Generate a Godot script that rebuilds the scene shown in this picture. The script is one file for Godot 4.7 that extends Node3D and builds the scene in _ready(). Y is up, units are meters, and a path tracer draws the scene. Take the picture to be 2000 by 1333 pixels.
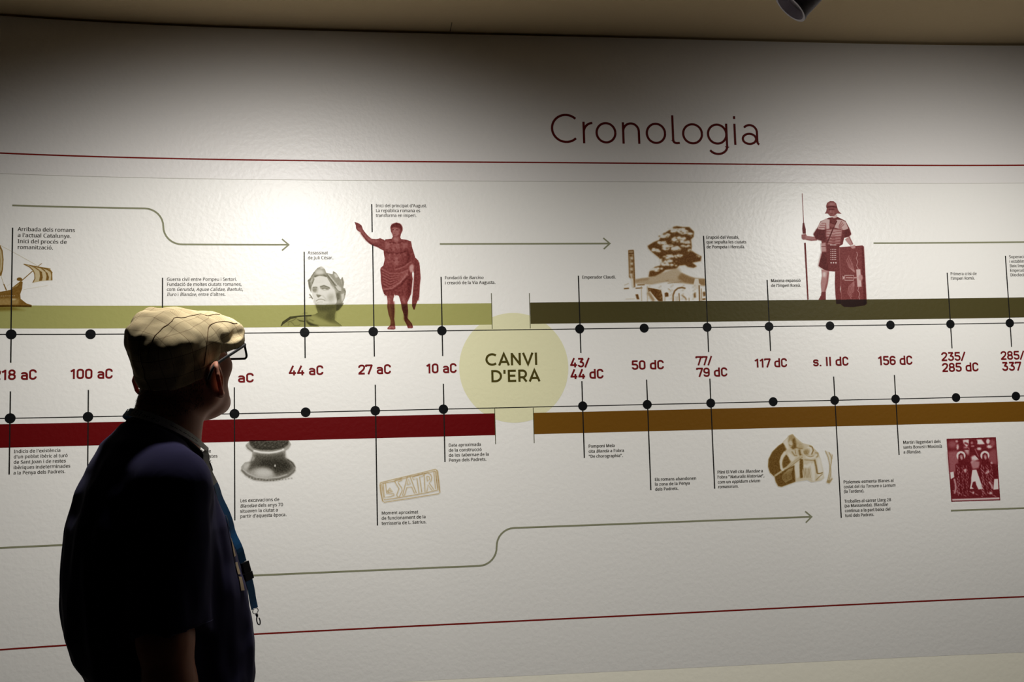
extends Node3D
# A visitor in a flat cap in front of a printed timeline wall, lit by ceiling track spots.
# World: x runs along the mural, y up, z from the mural (z = 0) towards the viewer; metres.

const TOP := 2.9145
const SEAM := 2.3698
const RED_HIGH := 2.4391
const RED_LOW := 0.809
const AXIS_HIGH := 1.829
const AXIS_LOW := 1.5519
const CUT := [0.4944, 0.6217, 2.3979, 0.6074]
const BANDS := [[-1.75, 0.4573, 1.8485, 1.9256], [0.5949, 3, 1.8495, 1.9266], [-1.75, 0.4573, 1.4562, 1.533], [0.5966, 3, 1.4558, 1.5312]]
const DOTS := [[-1.155, 1.829], [-0.9084, 1.829], [-0.2012, 1.829], [0.0356, 1.829], [0.2765, 1.829], [0.7724, 1.829], [1.0106, 1.829], [1.2471, 1.829], [1.4835, 1.829], [1.7198, 1.829], [1.9571, 1.829], [2.1944, 1.829], [2.4302, 1.829], [-0.6776, 1.829], [-1.1542, 1.5519], [-0.9142, 1.5519], [-0.4396, 1.5519], [-0.2002, 1.5519], [0.0385, 1.5519], [0.2761, 1.5519], [0.7744, 1.5519], [1.0111, 1.5519], [1.2481, 1.5519], [1.4852, 1.5519], [1.7221, 1.5519], [1.96, 1.5519], [2.1981, 1.5519], [2.4346, 1.5519]]
const DISC := [0.5307, 1.6938, 0.1959]
const TICKS := [[-1.1559, 1.8266, 2.1871], [-1.1551, 1.7349, 1.8266], [-1.1547, 1.3683, 1.6403], [-0.9138, 1.3815, 1.6419], [-0.6771, 1.83, 2.022], [-0.4397, 1.1909, 1.6426], [-0.2003, 1.7395, 2.1136], [0.0372, 2.1829, 2.2842], [0.0382, 1.7411, 2.1388], [0.0397, 1.1557, 1.6424], [0.2776, 1.739, 2.0221], [0.2778, 1.3669, 1.6413], [0.7741, 1.742, 2.0225], [0.7742, 1.367, 1.6408], [1.0125, 1.2454, 1.6418], [1.2487, 1.7384, 2.1684], [1.2489, 1.2432, 1.641], [1.4847, 1.7385, 2.003], [1.7232, 1.122, 1.6398], [1.9608, 1.3445, 1.641], [2.1948, 1.7368, 2.0249], [2.4312, 1.7383, 2.0874]]
const ERA_TICKS := [[0.456, 1.8331, 1.9618], [0.5931, 1.8331, 1.9606], [0.4576, 1.4245, 1.5526], [0.5952, 1.4244, 1.5495]]
const ARROWS := [[1, [-1.1579, 2.2624, -0.6752, 2.2624, -0.6752, 2.1382, -0.2529, 2.1382]], [1, [0.2757, 2.1403, 0.8945, 2.1403]], [0, [1.9092, 2.1396, 3, 2.1396]], [1, [-1.7, 1.1328, -0.72, 1.1328, -0.72, 1.0039, 0.4521, 1.0039, 0.4521, 1.1299, 1.6099, 1.1299]], [0, [2.1499, 1.1335, 3, 1.1335]]]
const DATES := [["218 aC", -1.2085, 1.678, 0.1338, 0.0345], ["100 aC", -0.9715, 1.6787, 0.135, 0.0342], ["aC", -0.4282, 1.6585, 0.054, 0.0326], ["44 aC", -0.2578, 1.6799, 0.1199, 0.0337], ["27 aC", -0.0193, 1.6793, 0.1149, 0.0344], ["10 aC", 0.2182, 1.6786, 0.1079, 0.0349], ["43/", 0.7323, 1.6906, 0.0721, 0.0337], ["44 dC", 0.7321, 1.6489, 0.1222, 0.0349], ["50 dC", 0.9584, 1.6783, 0.1205, 0.0337], ["77/", 1.1995, 1.6901, 0.0606, 0.0336], ["79 dC", 1.2004, 1.6479, 0.1159, 0.0332], ["117 dC", 1.4211, 1.6781, 0.125, 0.0331], ["s. II dC", 1.6458, 1.6791, 0.1385, 0.0341], ["156 dC", 1.8995, 1.6785, 0.1357, 0.0344], ["235/", 2.1494, 1.6897, 0.0964, 0.0335], ["285 dC", 2.1499, 1.6485, 0.1449, 0.0339], ["285/", 2.3846, 1.6897, 0.0942, 0.0331], ["337 dC", 2.3869, 1.648, 0.1433, 0.0337]]
const ERA_WORDS := [["CANVI", 0.4294, 1.702, 0.1899, 0.0441], ["D'ERA", 0.4451, 1.6429, 0.1781, 0.0433]]
const TITLE := [2.5122, 0.1099, [["C", 0.6896, 0.7865], ["r", 0.8075, 0.8438], ["o", 0.8553, 0.9341], ["n", 0.9553, 1.023], ["o", 1.0444, 1.1223], ["l", 1.1438, 1.1731], ["o", 1.1829, 1.2636], ["g", 1.2794, 1.3586], ["i", 1.3804, 1.3923], ["a", 1.4123, 1.4842]]]
const CAPTIONS := [
	[0.0132, [["Arribada dels romans", -1.1399, 2.1765, 0.1791], ["a l'actual Catalunya.", -1.1399, 2.156, 0.1678], ["Inici del procés de", -1.1399, 2.1356, 0.1532], ["romanització.", -1.1399, 2.1154, 0.1111]]],
	[0.0113, [["Guerra civil entre Pompeu i Sertori.", -0.6633, 2.0115, 0.2345], ["Fundació de moltes ciutats romanes,", -0.6633, 1.994, 0.2498], ["com *Gerunda, Aquae Calidae, Baetulo,*", -0.6633, 1.9765, 0.2543], ["*Iluro* i *Blandae*, entre d'altres.", -0.6633, 1.9592, 0.1957]]],
	[0.0113, [["Assassinat", -0.1881, 2.1042, 0.0704], ["de Juli César.", -0.1881, 2.0866, 0.0885]]],
	[0.0114, [["Inici del principat d'August.", 0.0506, 2.2732, 0.1822], ["La república romana es", 0.0506, 2.2554, 0.1579], ["transforma en imperi.", 0.0506, 2.2381, 0.1443]]],
	[0.0114, [["Fundació de *Barcino*", 0.2904, 2.0129, 0.1387], ["i creació de la Via Augusta.", 0.2904, 1.995, 0.1816]]],
	[0.0112, [["Emperador Claudi.", 0.7872, 2.0116, 0.1251]]],
	[0.0115, [["Erupció del Vesubi,", 1.2578, 2.1573, 0.1272], ["que sepulta les ciutats", 1.2578, 2.1397, 0.1541], ["de Pompeia i Herculà.", 1.2578, 2.1215, 0.1479]]],
	[0.0115, [["Màxima expansió", 1.4988, 1.9943, 0.1162], ["de l'Imperi Romà.", 1.4988, 1.9761, 0.1161]]],
	[0.0114, [["Primera crisi de", 2.2068, 2.015, 0.1051], ["l'Imperi Romà.", 2.2068, 1.9974, 0.0967]]],
	[0.0115, [["Superació", 2.4451, 2.0777, 0.0682], ["i establiment", 2.4451, 2.0599, 0.0835], ["Baix Imperi", 2.4451, 2.0428, 0.0763], ["Emperador", 2.4451, 2.025, 0.0692], ["Dioclecià", 2.4451, 2.0077, 0.0641]]],
	[0.011, [["Indicis de l'existència", -1.1421, 1.4379, 0.1439], ["d'un poblat ibèric al turó", -1.1421, 1.4204, 0.166], ["de Sant Joan i de restes", -1.1421, 1.4029, 0.1607], ["ibèriques indeterminades", -1.1421, 1.3854, 0.1744], ["a la Penya dels Padrets.", -1.1421, 1.3679, 0.1596]]],
	[0.0111, [["*urbs* de", -0.5661, 1.4221, 0.0482], ["e les restes", -0.5733, 1.4046, 0.0773], ["anterior.", -0.5661, 1.3871, 0.0529]]],
	[0.011, [["Les excavacions de", -0.4224, 1.2514, 0.131], ["*Blandae* dels anys 70", -0.4224, 1.2333, 0.1435], ["situaven la ciutat a", -0.4224, 1.216, 0.1266], ["partir d'aquesta època.", -0.4224, 1.1988, 0.1553]]],
	[0.0109, [["Moment aproximat", 0.054, 1.1923, 0.1269], ["de funcionament de la", 0.054, 1.1746, 0.1529], ["terrisseria de L. Satrius.", 0.054, 1.157, 0.1552]]],
	[0.0111, [["Data aproximada", 0.2911, 1.42, 0.1149], ["de la construcció", 0.2911, 1.4022, 0.1172], ["de les *tabernae* de la", 0.2911, 1.3847, 0.1421], ["Penya dels Padrets.", 0.2911, 1.3675, 0.1326]]],
	[0.0109, [["Pomponi Mela", 0.7899, 1.4029, 0.0969], ["cita *Blanda* a l'obra", 0.7899, 1.3847, 0.13], ["\"De chorographia\".", 0.7899, 1.3668, 0.1251]]],
	[0.0109, [["Els romans abandonen", 1.0279, 1.2777, 0.1542], ["la zona de la Penya", 1.0279, 1.2609, 0.1296], ["dels Padrets.", 1.0279, 1.2431, 0.0868]]],
	[0.011, [["Plini El Vell cita *Blandae* a", 1.2612, 1.2965, 0.1729], ["l'obra \"*Naturalis Historiae*\",", 1.2612, 1.2788, 0.1769], ["com un *oppidum civium*", 1.2612, 1.2612, 0.1596], ["*romanorum*.", 1.2612, 1.2439, 0.0775]]],
	[0.0112, [["Ptolemeu esmenta Blanes al", 1.7384, 1.2461, 0.1955], ["costat del riu *Tornum* o *Larnum*", 1.7384, 1.2286, 0.201], ["(la Tordera).", 1.7384, 1.2118, 0.079], ["Troballes al carrer Llarg 28", 1.7384, 1.1761, 0.1809], ["(sa Massaneda). *Blandae*", 1.7384, 1.1597, 0.1669], ["continua a la part baixa del", 1.7384, 1.1419, 0.1768], ["turó dels Padrets.", 1.7384, 1.1244, 0.1125]]],
	[0.0113, [["Martiri llegendari dels", 1.9785, 1.3846, 0.1484], ["sants Bonosi i Maximià", 1.9785, 1.3668, 0.1524], ["a *Blandae*.", 1.9785, 1.349, 0.0689]]],
]
const QUADS := {"statue": [-0.0461, 2.2453, 0.2797, 2.2458, 0.2706, 1.8046, -0.0517, 1.809], "soldier": [1.6057, 2.345, 1.9297, 2.3463, 1.9015, 1.8782, 1.5812, 1.8817], "bust": [-0.2954, 2.0811, -0.0304, 2.0805, -0.0338, 1.8268, -0.2971, 1.8299], "volcano": [0.9339, 2.2274, 1.2825, 2.2278, 1.2679, 1.9039, 0.9222, 1.9073], "vessel": [-0.6219, 1.4672, -0.1612, 1.4551, -0.1647, 1.1061, -0.6215, 1.1248], "relief": [1.441, 1.4503, 1.7358, 1.4429, 1.723, 1.2187, 1.43, 1.2282], "engraving": [2.1356, 1.4329, 2.3973, 1.4262, 2.3755, 1.1222, 2.1155, 1.1308], "ship": [-1.3179, 2.1906, -1.0041, 2.1996, -1.0005, 1.8522, -1.3119, 1.8514], "stamp": [-0.0207, 1.4869, 0.5174, 1.4734, 0.5067, 1.0802, -0.026, 1.1006]}
const EYE := 1.43              # height of the camera
const ROOM := [-3.4, 4.4, 6.6] # left wall, right wall, rear wall
const TRACK_Z := 1.47

const PAPER := Color(0.886, 0.875, 0.851)   # white vinyl
const BAND_INK := [Color(0.588, 0.58, 0.345), Color(0.275, 0.25, 0.133), Color(0.36, 0.027, 0.035), Color(0.416, 0.275, 0.063)]

var mural: Node3D
var names := {}
var bump: NoiseTexture2D

func _ready() -> void:
	# ---- camera
	var cam := Camera3D.new()
	cam.name = "camera"
	cam.position = Vector3(0, EYE, 3.85)
	cam.rotation_degrees = Vector3(5.278, -7.7764, -1.5395)
	cam.fov = 34.6287
	cam.near = 0.05
	cam.current = true
	add_child(cam)
	# ---- environment: an interior without daylight
	var env := Environment.new()
	env.background_mode = Environment.BG_COLOR
	env.background_color = Color(0, 0, 0)
	env.tonemap_mode = Environment.TONE_MAPPER_LINEAR
	env.tonemap_exposure = 1.0
	env.sdfgi_enabled = true
	env.ssao_enabled = true
	env.ssil_enabled = true
	var we := WorldEnvironment.new()
	we.name = "environment"
	we.environment = env
	add_child(we)
	# ---- the lit track spots (light and fitting are built together)
	track_spot(Vector3(-0.262, 2.585, 1.43), Vector3(-0.257, 0.81, 0.0), 3.7, 67.0, "white track spotlight shining on the left part of the timeline")
	track_spot(Vector3(1.045, 2.47, 1.415), Vector3(0.1, 1.5, 1.2), 0.0, 67.0, "unlit white track spotlight hanging above the title lettering")
	track_spot(Vector3(2.147, 2.46, 1.3), Vector3(2.13, 0.84, 0.0), 2.4, 79.0, "white track spotlight shining on the right part of the timeline")
	# ---- structure
	bump = noise_tex(0.045, 7, 3, true, 512, 3.0)
	room()
	build_mural()
	build_person()

# ------------------------------------------------------------------ helpers
func numbered(called: String) -> String:
	names[called] = names.get(called, -1) + 1
	return called if names[called] == 0 else "%s_%03d" % [called, names[called]]

func thing(called: String, label: String, category: String, at := Vector3.ZERO) -> Node3D:
	var o := Node3D.new()
	o.name = numbered(called)
	o.position = at
	add_child(o)
	o.set_meta("label", label)
	o.set_meta("category", category)
	return o

func part(called: String, m: Mesh, mat: Material, parent: Node, label := "") -> MeshInstance3D:
	var o := MeshInstance3D.new()
	o.name = called
	o.mesh = m
	o.material_override = mat
	parent.add_child(o, true)
	if label:
		o.set_meta("label", label)
	return o

func structure(called: String, m: Mesh, mat: Material) -> MeshInstance3D:
	var o := part(called, m, mat, self)
	o.set_meta("kind", "structure")
	return o

func mat(c: Color, rough := 0.8, spec := 0.5, metal := 0.0) -> StandardMaterial3D:
	var m := StandardMaterial3D.new()
	m.albedo_color = c
	m.roughness = rough
	m.metallic_specular = spec
	m.metallic = metal
	return m

func rgb(r: float, g: float, b: float) -> Color:
	return Color(r / 255.0, g / 255.0, b / 255.0)

func noise_tex(freq: float, seed_value: int, octaves: int, as_normal: bool, size: int, strength := 4.0) -> NoiseTexture2D:
	var n := FastNoiseLite.new()
	n.seed = seed_value
	n.frequency = freq
	n.fractal_octaves = octaves
	n.noise_type = FastNoiseLite.TYPE_SIMPLEX_SMOOTH
	var t := NoiseTexture2D.new()
	t.width = size
	t.height = size
	t.seamless = true
	t.noise = n
	t.as_normal_map = as_normal
	t.bump_strength = strength
	return t

class Tri:
	var v := PackedVector3Array()
	var n := PackedVector3Array()
	var uv := PackedVector2Array()
	var i := PackedInt32Array()
	func vert(p: Vector3, q: Vector3, u := Vector2.ZERO) -> int:
		v.append(p)
		n.append(q)
		uv.append(u)
		return v.size() - 1
	func tri(a: int, b: int, c: int) -> void:
		# wind clockwise as seen from the side the normals point to
		var g := (v[b] - v[a]).cross(v[c] - v[a])
		if g.dot(n[a] + n[b] + n[c]) > 0.0:
			i.append_array([a, c, b])
		else:
			i.append_array([a, b, c])
	func quad(a: Vector3, b: Vector3, c: Vector3, d: Vector3, nn := Vector3.ZERO) -> void:
		if nn == Vector3.ZERO:
			nn = (b - a).cross(c - a).normalized()
		var k := vert(a, nn, Vector2(0, 0))
		vert(b, nn, Vector2(1, 0))
		vert(c, nn, Vector2(1, 1))
		vert(d, nn, Vector2(0, 1))
		tri(k, k + 1, k + 2)
		tri(k, k + 2, k + 3)
	func box(c: Vector3, h: Vector3, bas := Basis.IDENTITY) -> void:
		for ax in 3:
			for sg in [-1.0, 1.0]:
				var nn := Vector3.ZERO
				nn[ax] = sg
				var a := Vector3.ZERO
				a[(ax + 1) % 3] = 1.0
				var b := Vector3.ZERO
				b[(ax + 2) % 3] = 1.0
				var o: Vector3 = nn * h
				quad(c + bas * (o - a * h - b * h), c + bas * (o + a * h - b * h), c + bas * (o + a * h + b * h), c + bas * (o - a * h + b * h), bas * nn)
	func add(t: Tri) -> void:
		var k := v.size()
		v.append_array(t.v)
		n.append_array(t.n)
		uv.append_array(t.uv)
		for j in t.i:
			i.append(j + k)
	func mesh() -> ArrayMesh:
		var a := []
		a.resize(Mesh.ARRAY_MAX)
		a[Mesh.ARRAY_VERTEX] = v
		a[Mesh.ARRAY_NORMAL] = n
		a[Mesh.ARRAY_TEX_UV] = uv
		a[Mesh.ARRAY_INDEX] = i
		var m := ArrayMesh.new()
		m.add_surface_from_arrays(Mesh.PRIMITIVE_TRIANGLES, a)
		return m

func box_mesh(c: Vector3, size: Vector3) -> ArrayMesh:
	var t := Tri.new()
	t.box(c, size * 0.5)
	return t.mesh()

# a profile [radius, height, ...] turned about +y, placed with a basis
func lathe(profile: Array, at: Vector3, bas: Basis, seg := 28) -> Tri:
	var t := Tri.new()
	for k in range(0, profile.size() - 2, 2):
		var r0: float = profile[k]
		var h0: float = profile[k + 1]
		var r1: float = profile[k + 2]
		var h1: float = profile[k + 3]
		var nn := Vector2(h1 - h0, r0 - r1)
		if nn.length() < 1e-9:
			continue
		nn = nn.normalized()
		for j in seg:
			var a0 := TAU * j / seg
			var a1 := TAU * (j + 1) / seg
			var d0 := Vector3(cos(a0), 0, sin(a0))
			var d1 := Vector3(cos(a1), 0, sin(a1))
			var k0 := t.vert(at + bas * (d0 * r0 + Vector3.UP * h0), bas * (d0 * nn.x + Vector3.UP * nn.y))
			var k1 := t.vert(at + bas * (d1 * r0 + Vector3.UP * h0), bas * (d1 * nn.x + Vector3.UP * nn.y))
			var k2 := t.vert(at + bas * (d1 * r1 + Vector3.UP * h1), bas * (d1 * nn.x + Vector3.UP * nn.y))
			var k3 := t.vert(at + bas * (d0 * r1 + Vector3.UP * h1), bas * (d0 * nn.x + Vector3.UP * nn.y))
			t.tri(k0, k1, k2)
			t.tri(k0, k2, k3)
	return t

# a round tube along points
func tube(pts: Array, r: float, seg := 8, closed := false, squash := 1.0) -> Tri:
	var t := Tri.new()
	var n := pts.size()
	var rings := []
	var side := Vector3.ZERO
	for k in n:
		var a: Vector3 = pts[(k - 1 + n) % n] if closed else pts[maxi(k - 1, 0)]
		var b: Vector3 = pts[(k + 1) % n] if closed else pts[mini(k + 1, n - 1)]
		var d := (b - a).normalized()
		if side == Vector3.ZERO:
			side = d.cross(Vector3.UP if absf(d.y) < 0.9 else Vector3.RIGHT).normalized()
		else:
			side = (side - d * side.dot(d)).normalized()
		var up := side.cross(d)
		var ring := []
		for j in seg:
			var an := TAU * j / seg
			var o: Vector3 = side * cos(an) * r + up * sin(an) * r * squash
			ring.append(t.vert(pts[k] + o, (side * cos(an) + up * sin(an) / squash).normalized()))
		rings.append(ring)
	for k in (n if closed else n - 1):
		for j in seg:
			var p: Array = rings[k]
			var q: Array = rings[(k + 1) % n]
			t.tri(p[j], p[(j + 1) % seg], q[(j + 1) % seg])
			t.tri(p[j], q[(j + 1) % seg], q[j])
	if not closed:
		for e in [0, n - 1]:
			var d: Vector3 = (pts[0] - pts[1] if e == 0 else pts[n - 1] - pts[n - 2]).normalized()
			var c := t.vert(pts[e], d)
			var first := -1
			for j in seg:
				var k2 := t.vert(t.v[rings[e][j]], d)
				if j == 0:
					first = k2
				if j > 0:
					t.tri(c, k2 - 1, k2)
				if j == seg - 1:
					t.tri(c, k2, first)
	return t

# ------------------------------------------------------------------ the track spots
func track_spot(at: Vector3, aim: Vector3, energy: float, beam: float, label: String) -> void:
	var top := TOP + 0.009
	var d := (aim - at).normalized()
	var o := thing("track_spotlight", label, "spotlight", Vector3(at.x, top, TRACK_Z))
	var white := mat(rgb(204, 198, 208), 0.7)
	var dark := mat(rgb(104, 98, 104), 0.7)
	var back := -d
	var side := back.cross(Vector3.UP).normalized()
	var bas := Basis(side, back, side.cross(back)).orthonormalized()
	var p := at - o.position            # centre of the lens, from the base
	var can := lathe([0.0, 0.135, 0.03, 0.135, 0.041, 0.128, 0.044, 0.118, 0.044, -0.018, 0.0465, -0.02, 0.0465, -0.026, 0.040, -0.026, 0.0385, -0.002, 0.0, -0.002], p + back * 0.006, bas, 40)
	part("housing", can.mesh(), white, o, "white cylindrical lamp housing")
	var fins := Tri.new()
	for k in 5:
		fins.add(lathe([0.044, 0.1 + k * 0.007, 0.0475, 0.1 + k * 0.007, 0.0475, 0.103 + k * 0.007, 0.044, 0.103 + k * 0.007], p + back * 0.006, bas, 32))
	part("cooling_fin", fins.mesh(), white, o)
	var glass := mat(rgb(255, 244, 226), 0.3)
	if energy > 0.0:
		glass.emission_enabled = true
		glass.emission = rgb(255, 253, 249)
		glass.emission_energy_multiplier = 3.0
	part("lens", lathe([0.0, 0.001, 0.036, 0.001, 0.037, 0.0, 0.037, -0.001], p + back * 0.006, bas, 32).mesh(), glass if energy > 0.0 else dark, o, "round lens of the lamp")
	var hub := p + back * 0.07
	var stem_x := hub.x
	var stem_z := hub.z
	part("adapter", box_mesh(Vector3(stem_x, -0.042, 0.0), Vector3(0.11, 0.028, 0.034)), white, o)
	part("stem", tube([Vector3(stem_x, -0.05, 0.0), Vector3(stem_x, hub.y + 0.07, 0.0)], 0.009, 12).mesh(), white, o)
	var yoke := Tri.new()
	for s in [-1.0, 1.0]:
		yoke.add(tube([hub + side * 0.048 * s, Vector3(hub.x, hub.y, hub.z) + side * 0.054 * s + Vector3(0, 0.035, 0), Vector3(stem_x, hub.y + 0.075, 0.0)], 0.005, 8))
	part("yoke", yoke.mesh(), white, o)
	if energy > 0.0:
		var l := SpotLight3D.new()
		l.name = "light"
		l.position = at + d * 0.03
		add_child(l)
		l.look_at_from_position(at + d * 0.03, aim, Vector3.RIGHT)
		l.light_color = rgb(255, 253, 249)
		l.light_energy = energy
		l.light_size = 0.045
		l.spot_angle = beam
		l.spot_angle_attenuation = 1.0
		l.spot_range = 12.0
		l.spot_attenuation = 2.0
		l.shadow_enabled = true

# ------------------------------------------------------------------ room shell
# the mural wall bows very slightly towards the viewer at its ends
func wall_z(x: float) -> float:
	var u := x / 0.9625 - 0.95422
	var e := clampf(u, -2.35, 2.3)
	var z := -0.00528946 * e * e + 0.00411838 * e * e * e * e
	z += (u - e) * (-2.0 * 0.00528946 * e + 4.0 * 0.00411838 * e * e * e)
	return z * 0.9625

var arc_x := PackedFloat32Array()
const ARC0 := -3.6
const ARC_STEP := 0.01
func arc_tables() -> void:
	# position along the wall -> x, measured from x = 0
	var xs := PackedFloat32Array()
	var ss := PackedFloat32Array()
	var s := 0.0
	var x := -3.9
	while x < 4.9:
		xs.append(x)
		ss.append(s)
		s += Vector2(0.01, wall_z(x + 0.01) - wall_z(x)).length()
		x += 0.01
	var zero := 0.0
	for k in xs.size() - 1:
		if xs[k] <= 0.0 and xs[k + 1] > 0.0:
			zero = lerpf(ss[k], ss[k + 1], -xs[k] / 0.01)
	var j := 0
	for k in 840:
		var want := ARC0 + k * ARC_STEP + zero
		while j < ss.size() - 2 and ss[j + 1] < want:
			j += 1
		arc_x.append(lerpf(xs[j], xs[j + 1], (want - ss[j]) / (ss[j + 1] - ss[j])))

func on_wall(s: float, y: float, off: float) -> Vector3:
	if arc_x.is_empty():
		arc_tables()
	var f := (s - ARC0) / ARC_STEP
	var k := clampi(int(f), 0, arc_x.size() - 2)
	var x := lerpf(arc_x[k], arc_x[k + 1], f - k)
	var d := (wall_z(x + 0.005) - wall_z(x - 0.005)) / 0.01
	var n := Vector3(-d, 0, 1).normalized()
	return Vector3(x, y, wall_z(x)) + n * off

func wall_normal(x: float) -> Vector3:
	return Vector3(-(wall_z(x + 0.005) - wall_z(x - 0.005)) / 0.01, 0, 1).normalized()

# a sheet that follows the wall between two positions, from its lower to its upper edge
func wall_sheet(s0: float, s1: float, low: Callable, high: Callable, front: float, back: float, step := 0.1) -> ArrayMesh:
	var t := Tri.new()
	var n := maxi(1, ceili((s1 - s0) / step))
	for k in n:
		var a := lerpf(s0, s1, float(k) / n)
		var b := lerpf(s0, s1, float(k + 1) / n)
		var f := [on_wall(a, low.call(a), front), on_wall(b, low.call(b), front), on_wall(b, high.call(b), front), on_wall(a, high.call(a), front)]
		var g := [on_wall(a, low.call(a), back), on_wall(b, low.call(b), back), on_wall(b, high.call(b), back), on_wall(a, high.call(a), back)]
		var na := wall_normal(f[0].x)
		var nb := wall_normal(f[1].x)
		var k0 := t.vert(f[0], na)
		t.vert(f[1], nb)
		t.vert(f[2], nb)
		t.vert(f[3], na)
		t.tri(k0, k0 + 1, k0 + 2)
		t.tri(k0, k0 + 2, k0 + 3)
		t.quad(g[0], g[1], g[2], g[3], -na)
		t.quad(f[3], f[2], g[2], g[3], Vector3.UP)
		t.quad(f[0], f[1], g[1], g[0], Vector3.DOWN)
		if k == 0:
			t.quad(f[0], f[3], g[3], g[0], Vector3.LEFT)
		if k == n - 1:
			t.quad(f[1], f[2], g[2], g[1], Vector3.RIGHT)
	return t.mesh()

func room() -> void:
	var ceil_y := TOP + 0.009
	var paint := mat(rgb(246, 241, 222), 0.75, 0.4)
	paint.normal_enabled = true
	paint.normal_texture = bump
	paint.normal_scale = 0.1
	paint.uv1_triplanar = true
	paint.uv1_world_triplanar = true
	paint.uv1_scale = Vector3.ONE * 1.6
	var flat := func(v: float) -> Callable: return func(_s: float) -> float: return v
	structure("wall_front", wall_sheet(-3.45, 4.5, flat.call(0.0), flat.call(TOP), 0.0, -0.09, 0.03), paint)
	# dark recess behind the wall panel: the shadow gap under the ceiling
	structure("trim_1", wall_sheet(-3.45, 4.5, flat.call(0.0), flat.call(ceil_y + 0.05), -0.1, -0.2, 0.2), mat(rgb(52, 44, 36), 0.9))
	var cmat := mat(rgb(212, 190, 152), 0.9, 0.3)
	cmat.normal_enabled = true
	cmat.normal_texture = bump
	cmat.normal_scale = 0.15
	cmat.uv1_triplanar = true
	cmat.uv1_world_triplanar = true
	cmat.uv1_scale = Vector3.ONE * 1.2
	var w: float = ROOM[1] - ROOM[0]
	var cx: float = (ROOM[1] + ROOM[0]) * 0.5
	var rear: float = ROOM[2]
	# cream ceiling panel beside the mural; unseen rest darkened to cut fill light
	var ceiling := structure("trim_2", box_mesh(Vector3(cx, ceil_y + 0.1, 0.35), Vector3(w + 0.4, 0.2, 1.3)), cmat)
	structure("ceiling", box_mesh(Vector3(cx, ceil_y + 0.1, (rear + 1.3) * 0.5 - 0.05), Vector3(w + 0.4, 0.2, rear - 0.6)), mat(rgb(44, 42, 42), 0.9, 0.3))
	# hairline filler joint that runs out from the wall
	var cr := Tri.new()
	cr.box(Vector3(0.329, ceil_y - 0.0006, wall_z(0.329) + 0.045), Vector3(0.0011, 0.0006, 0.043))
	part("joint", cr.mesh(), mat(rgb(70, 58, 44), 0.9), ceiling, "hairline joint in the ceiling")
	var dark := mat(rgb(40, 39, 40), 0.9, 0.3)
	structure("wall_left", box_mesh(Vector3(ROOM[0] - 0.1, ceil_y * 0.5, rear * 0.5 - 0.1), Vector3(0.2, ceil_y, rear + 0.6)), dark)
	structure("wall_right", box_mesh(Vector3(ROOM[1] + 0.1, ceil_y * 0.5, rear * 0.5 - 0.1), Vector3(0.2, ceil_y, rear + 0.6)), dark)
	structure("wall_rear", box_mesh(Vector3(cx, ceil_y * 0.5, rear + 0.1), Vector3(w + 0.4, ceil_y, 0.2)), dark)
	var fl := mat(rgb(62, 57, 50), 0.55)
	structure("floor", box_mesh(Vector3(cx, -0.1, rear * 0.5 - 0.1), Vector3(w + 0.4, 0.2, rear + 0.6)), fl)
	var rail := thing("lighting_track", "white lighting track running along the ceiling", "track", Vector3(0.8, ceil_y, TRACK_Z))
	var rt := Tri.new()
	rt.box(Vector3(0, -0.0145, 0.0135), Vector3(2.1, 0.0145, 0.0035))
	rt.box(Vector3(0, -0.0145, -0.0135), Vector3(2.1, 0.0145, 0.0035))
	rt.box(Vector3(0, -0.003, 0.0), Vector3(2.1, 0.003, 0.012))
	part("rail", rt.mesh(), mat(rgb(190, 186, 192), 0.45), rail)

# ------------------------------------------------------------------ the mural
func print_mat(c: Color) -> StandardMaterial3D:
	var m := mat(c, 0.48, 0.18)
	m.normal_enabled = true
	m.normal_texture = bump
	m.normal_scale = 0.16
	m.uv1_triplanar = true
	m.uv1_world_triplanar = true
	m.uv1_scale = Vector3.ONE * 1.9
	return m

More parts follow.
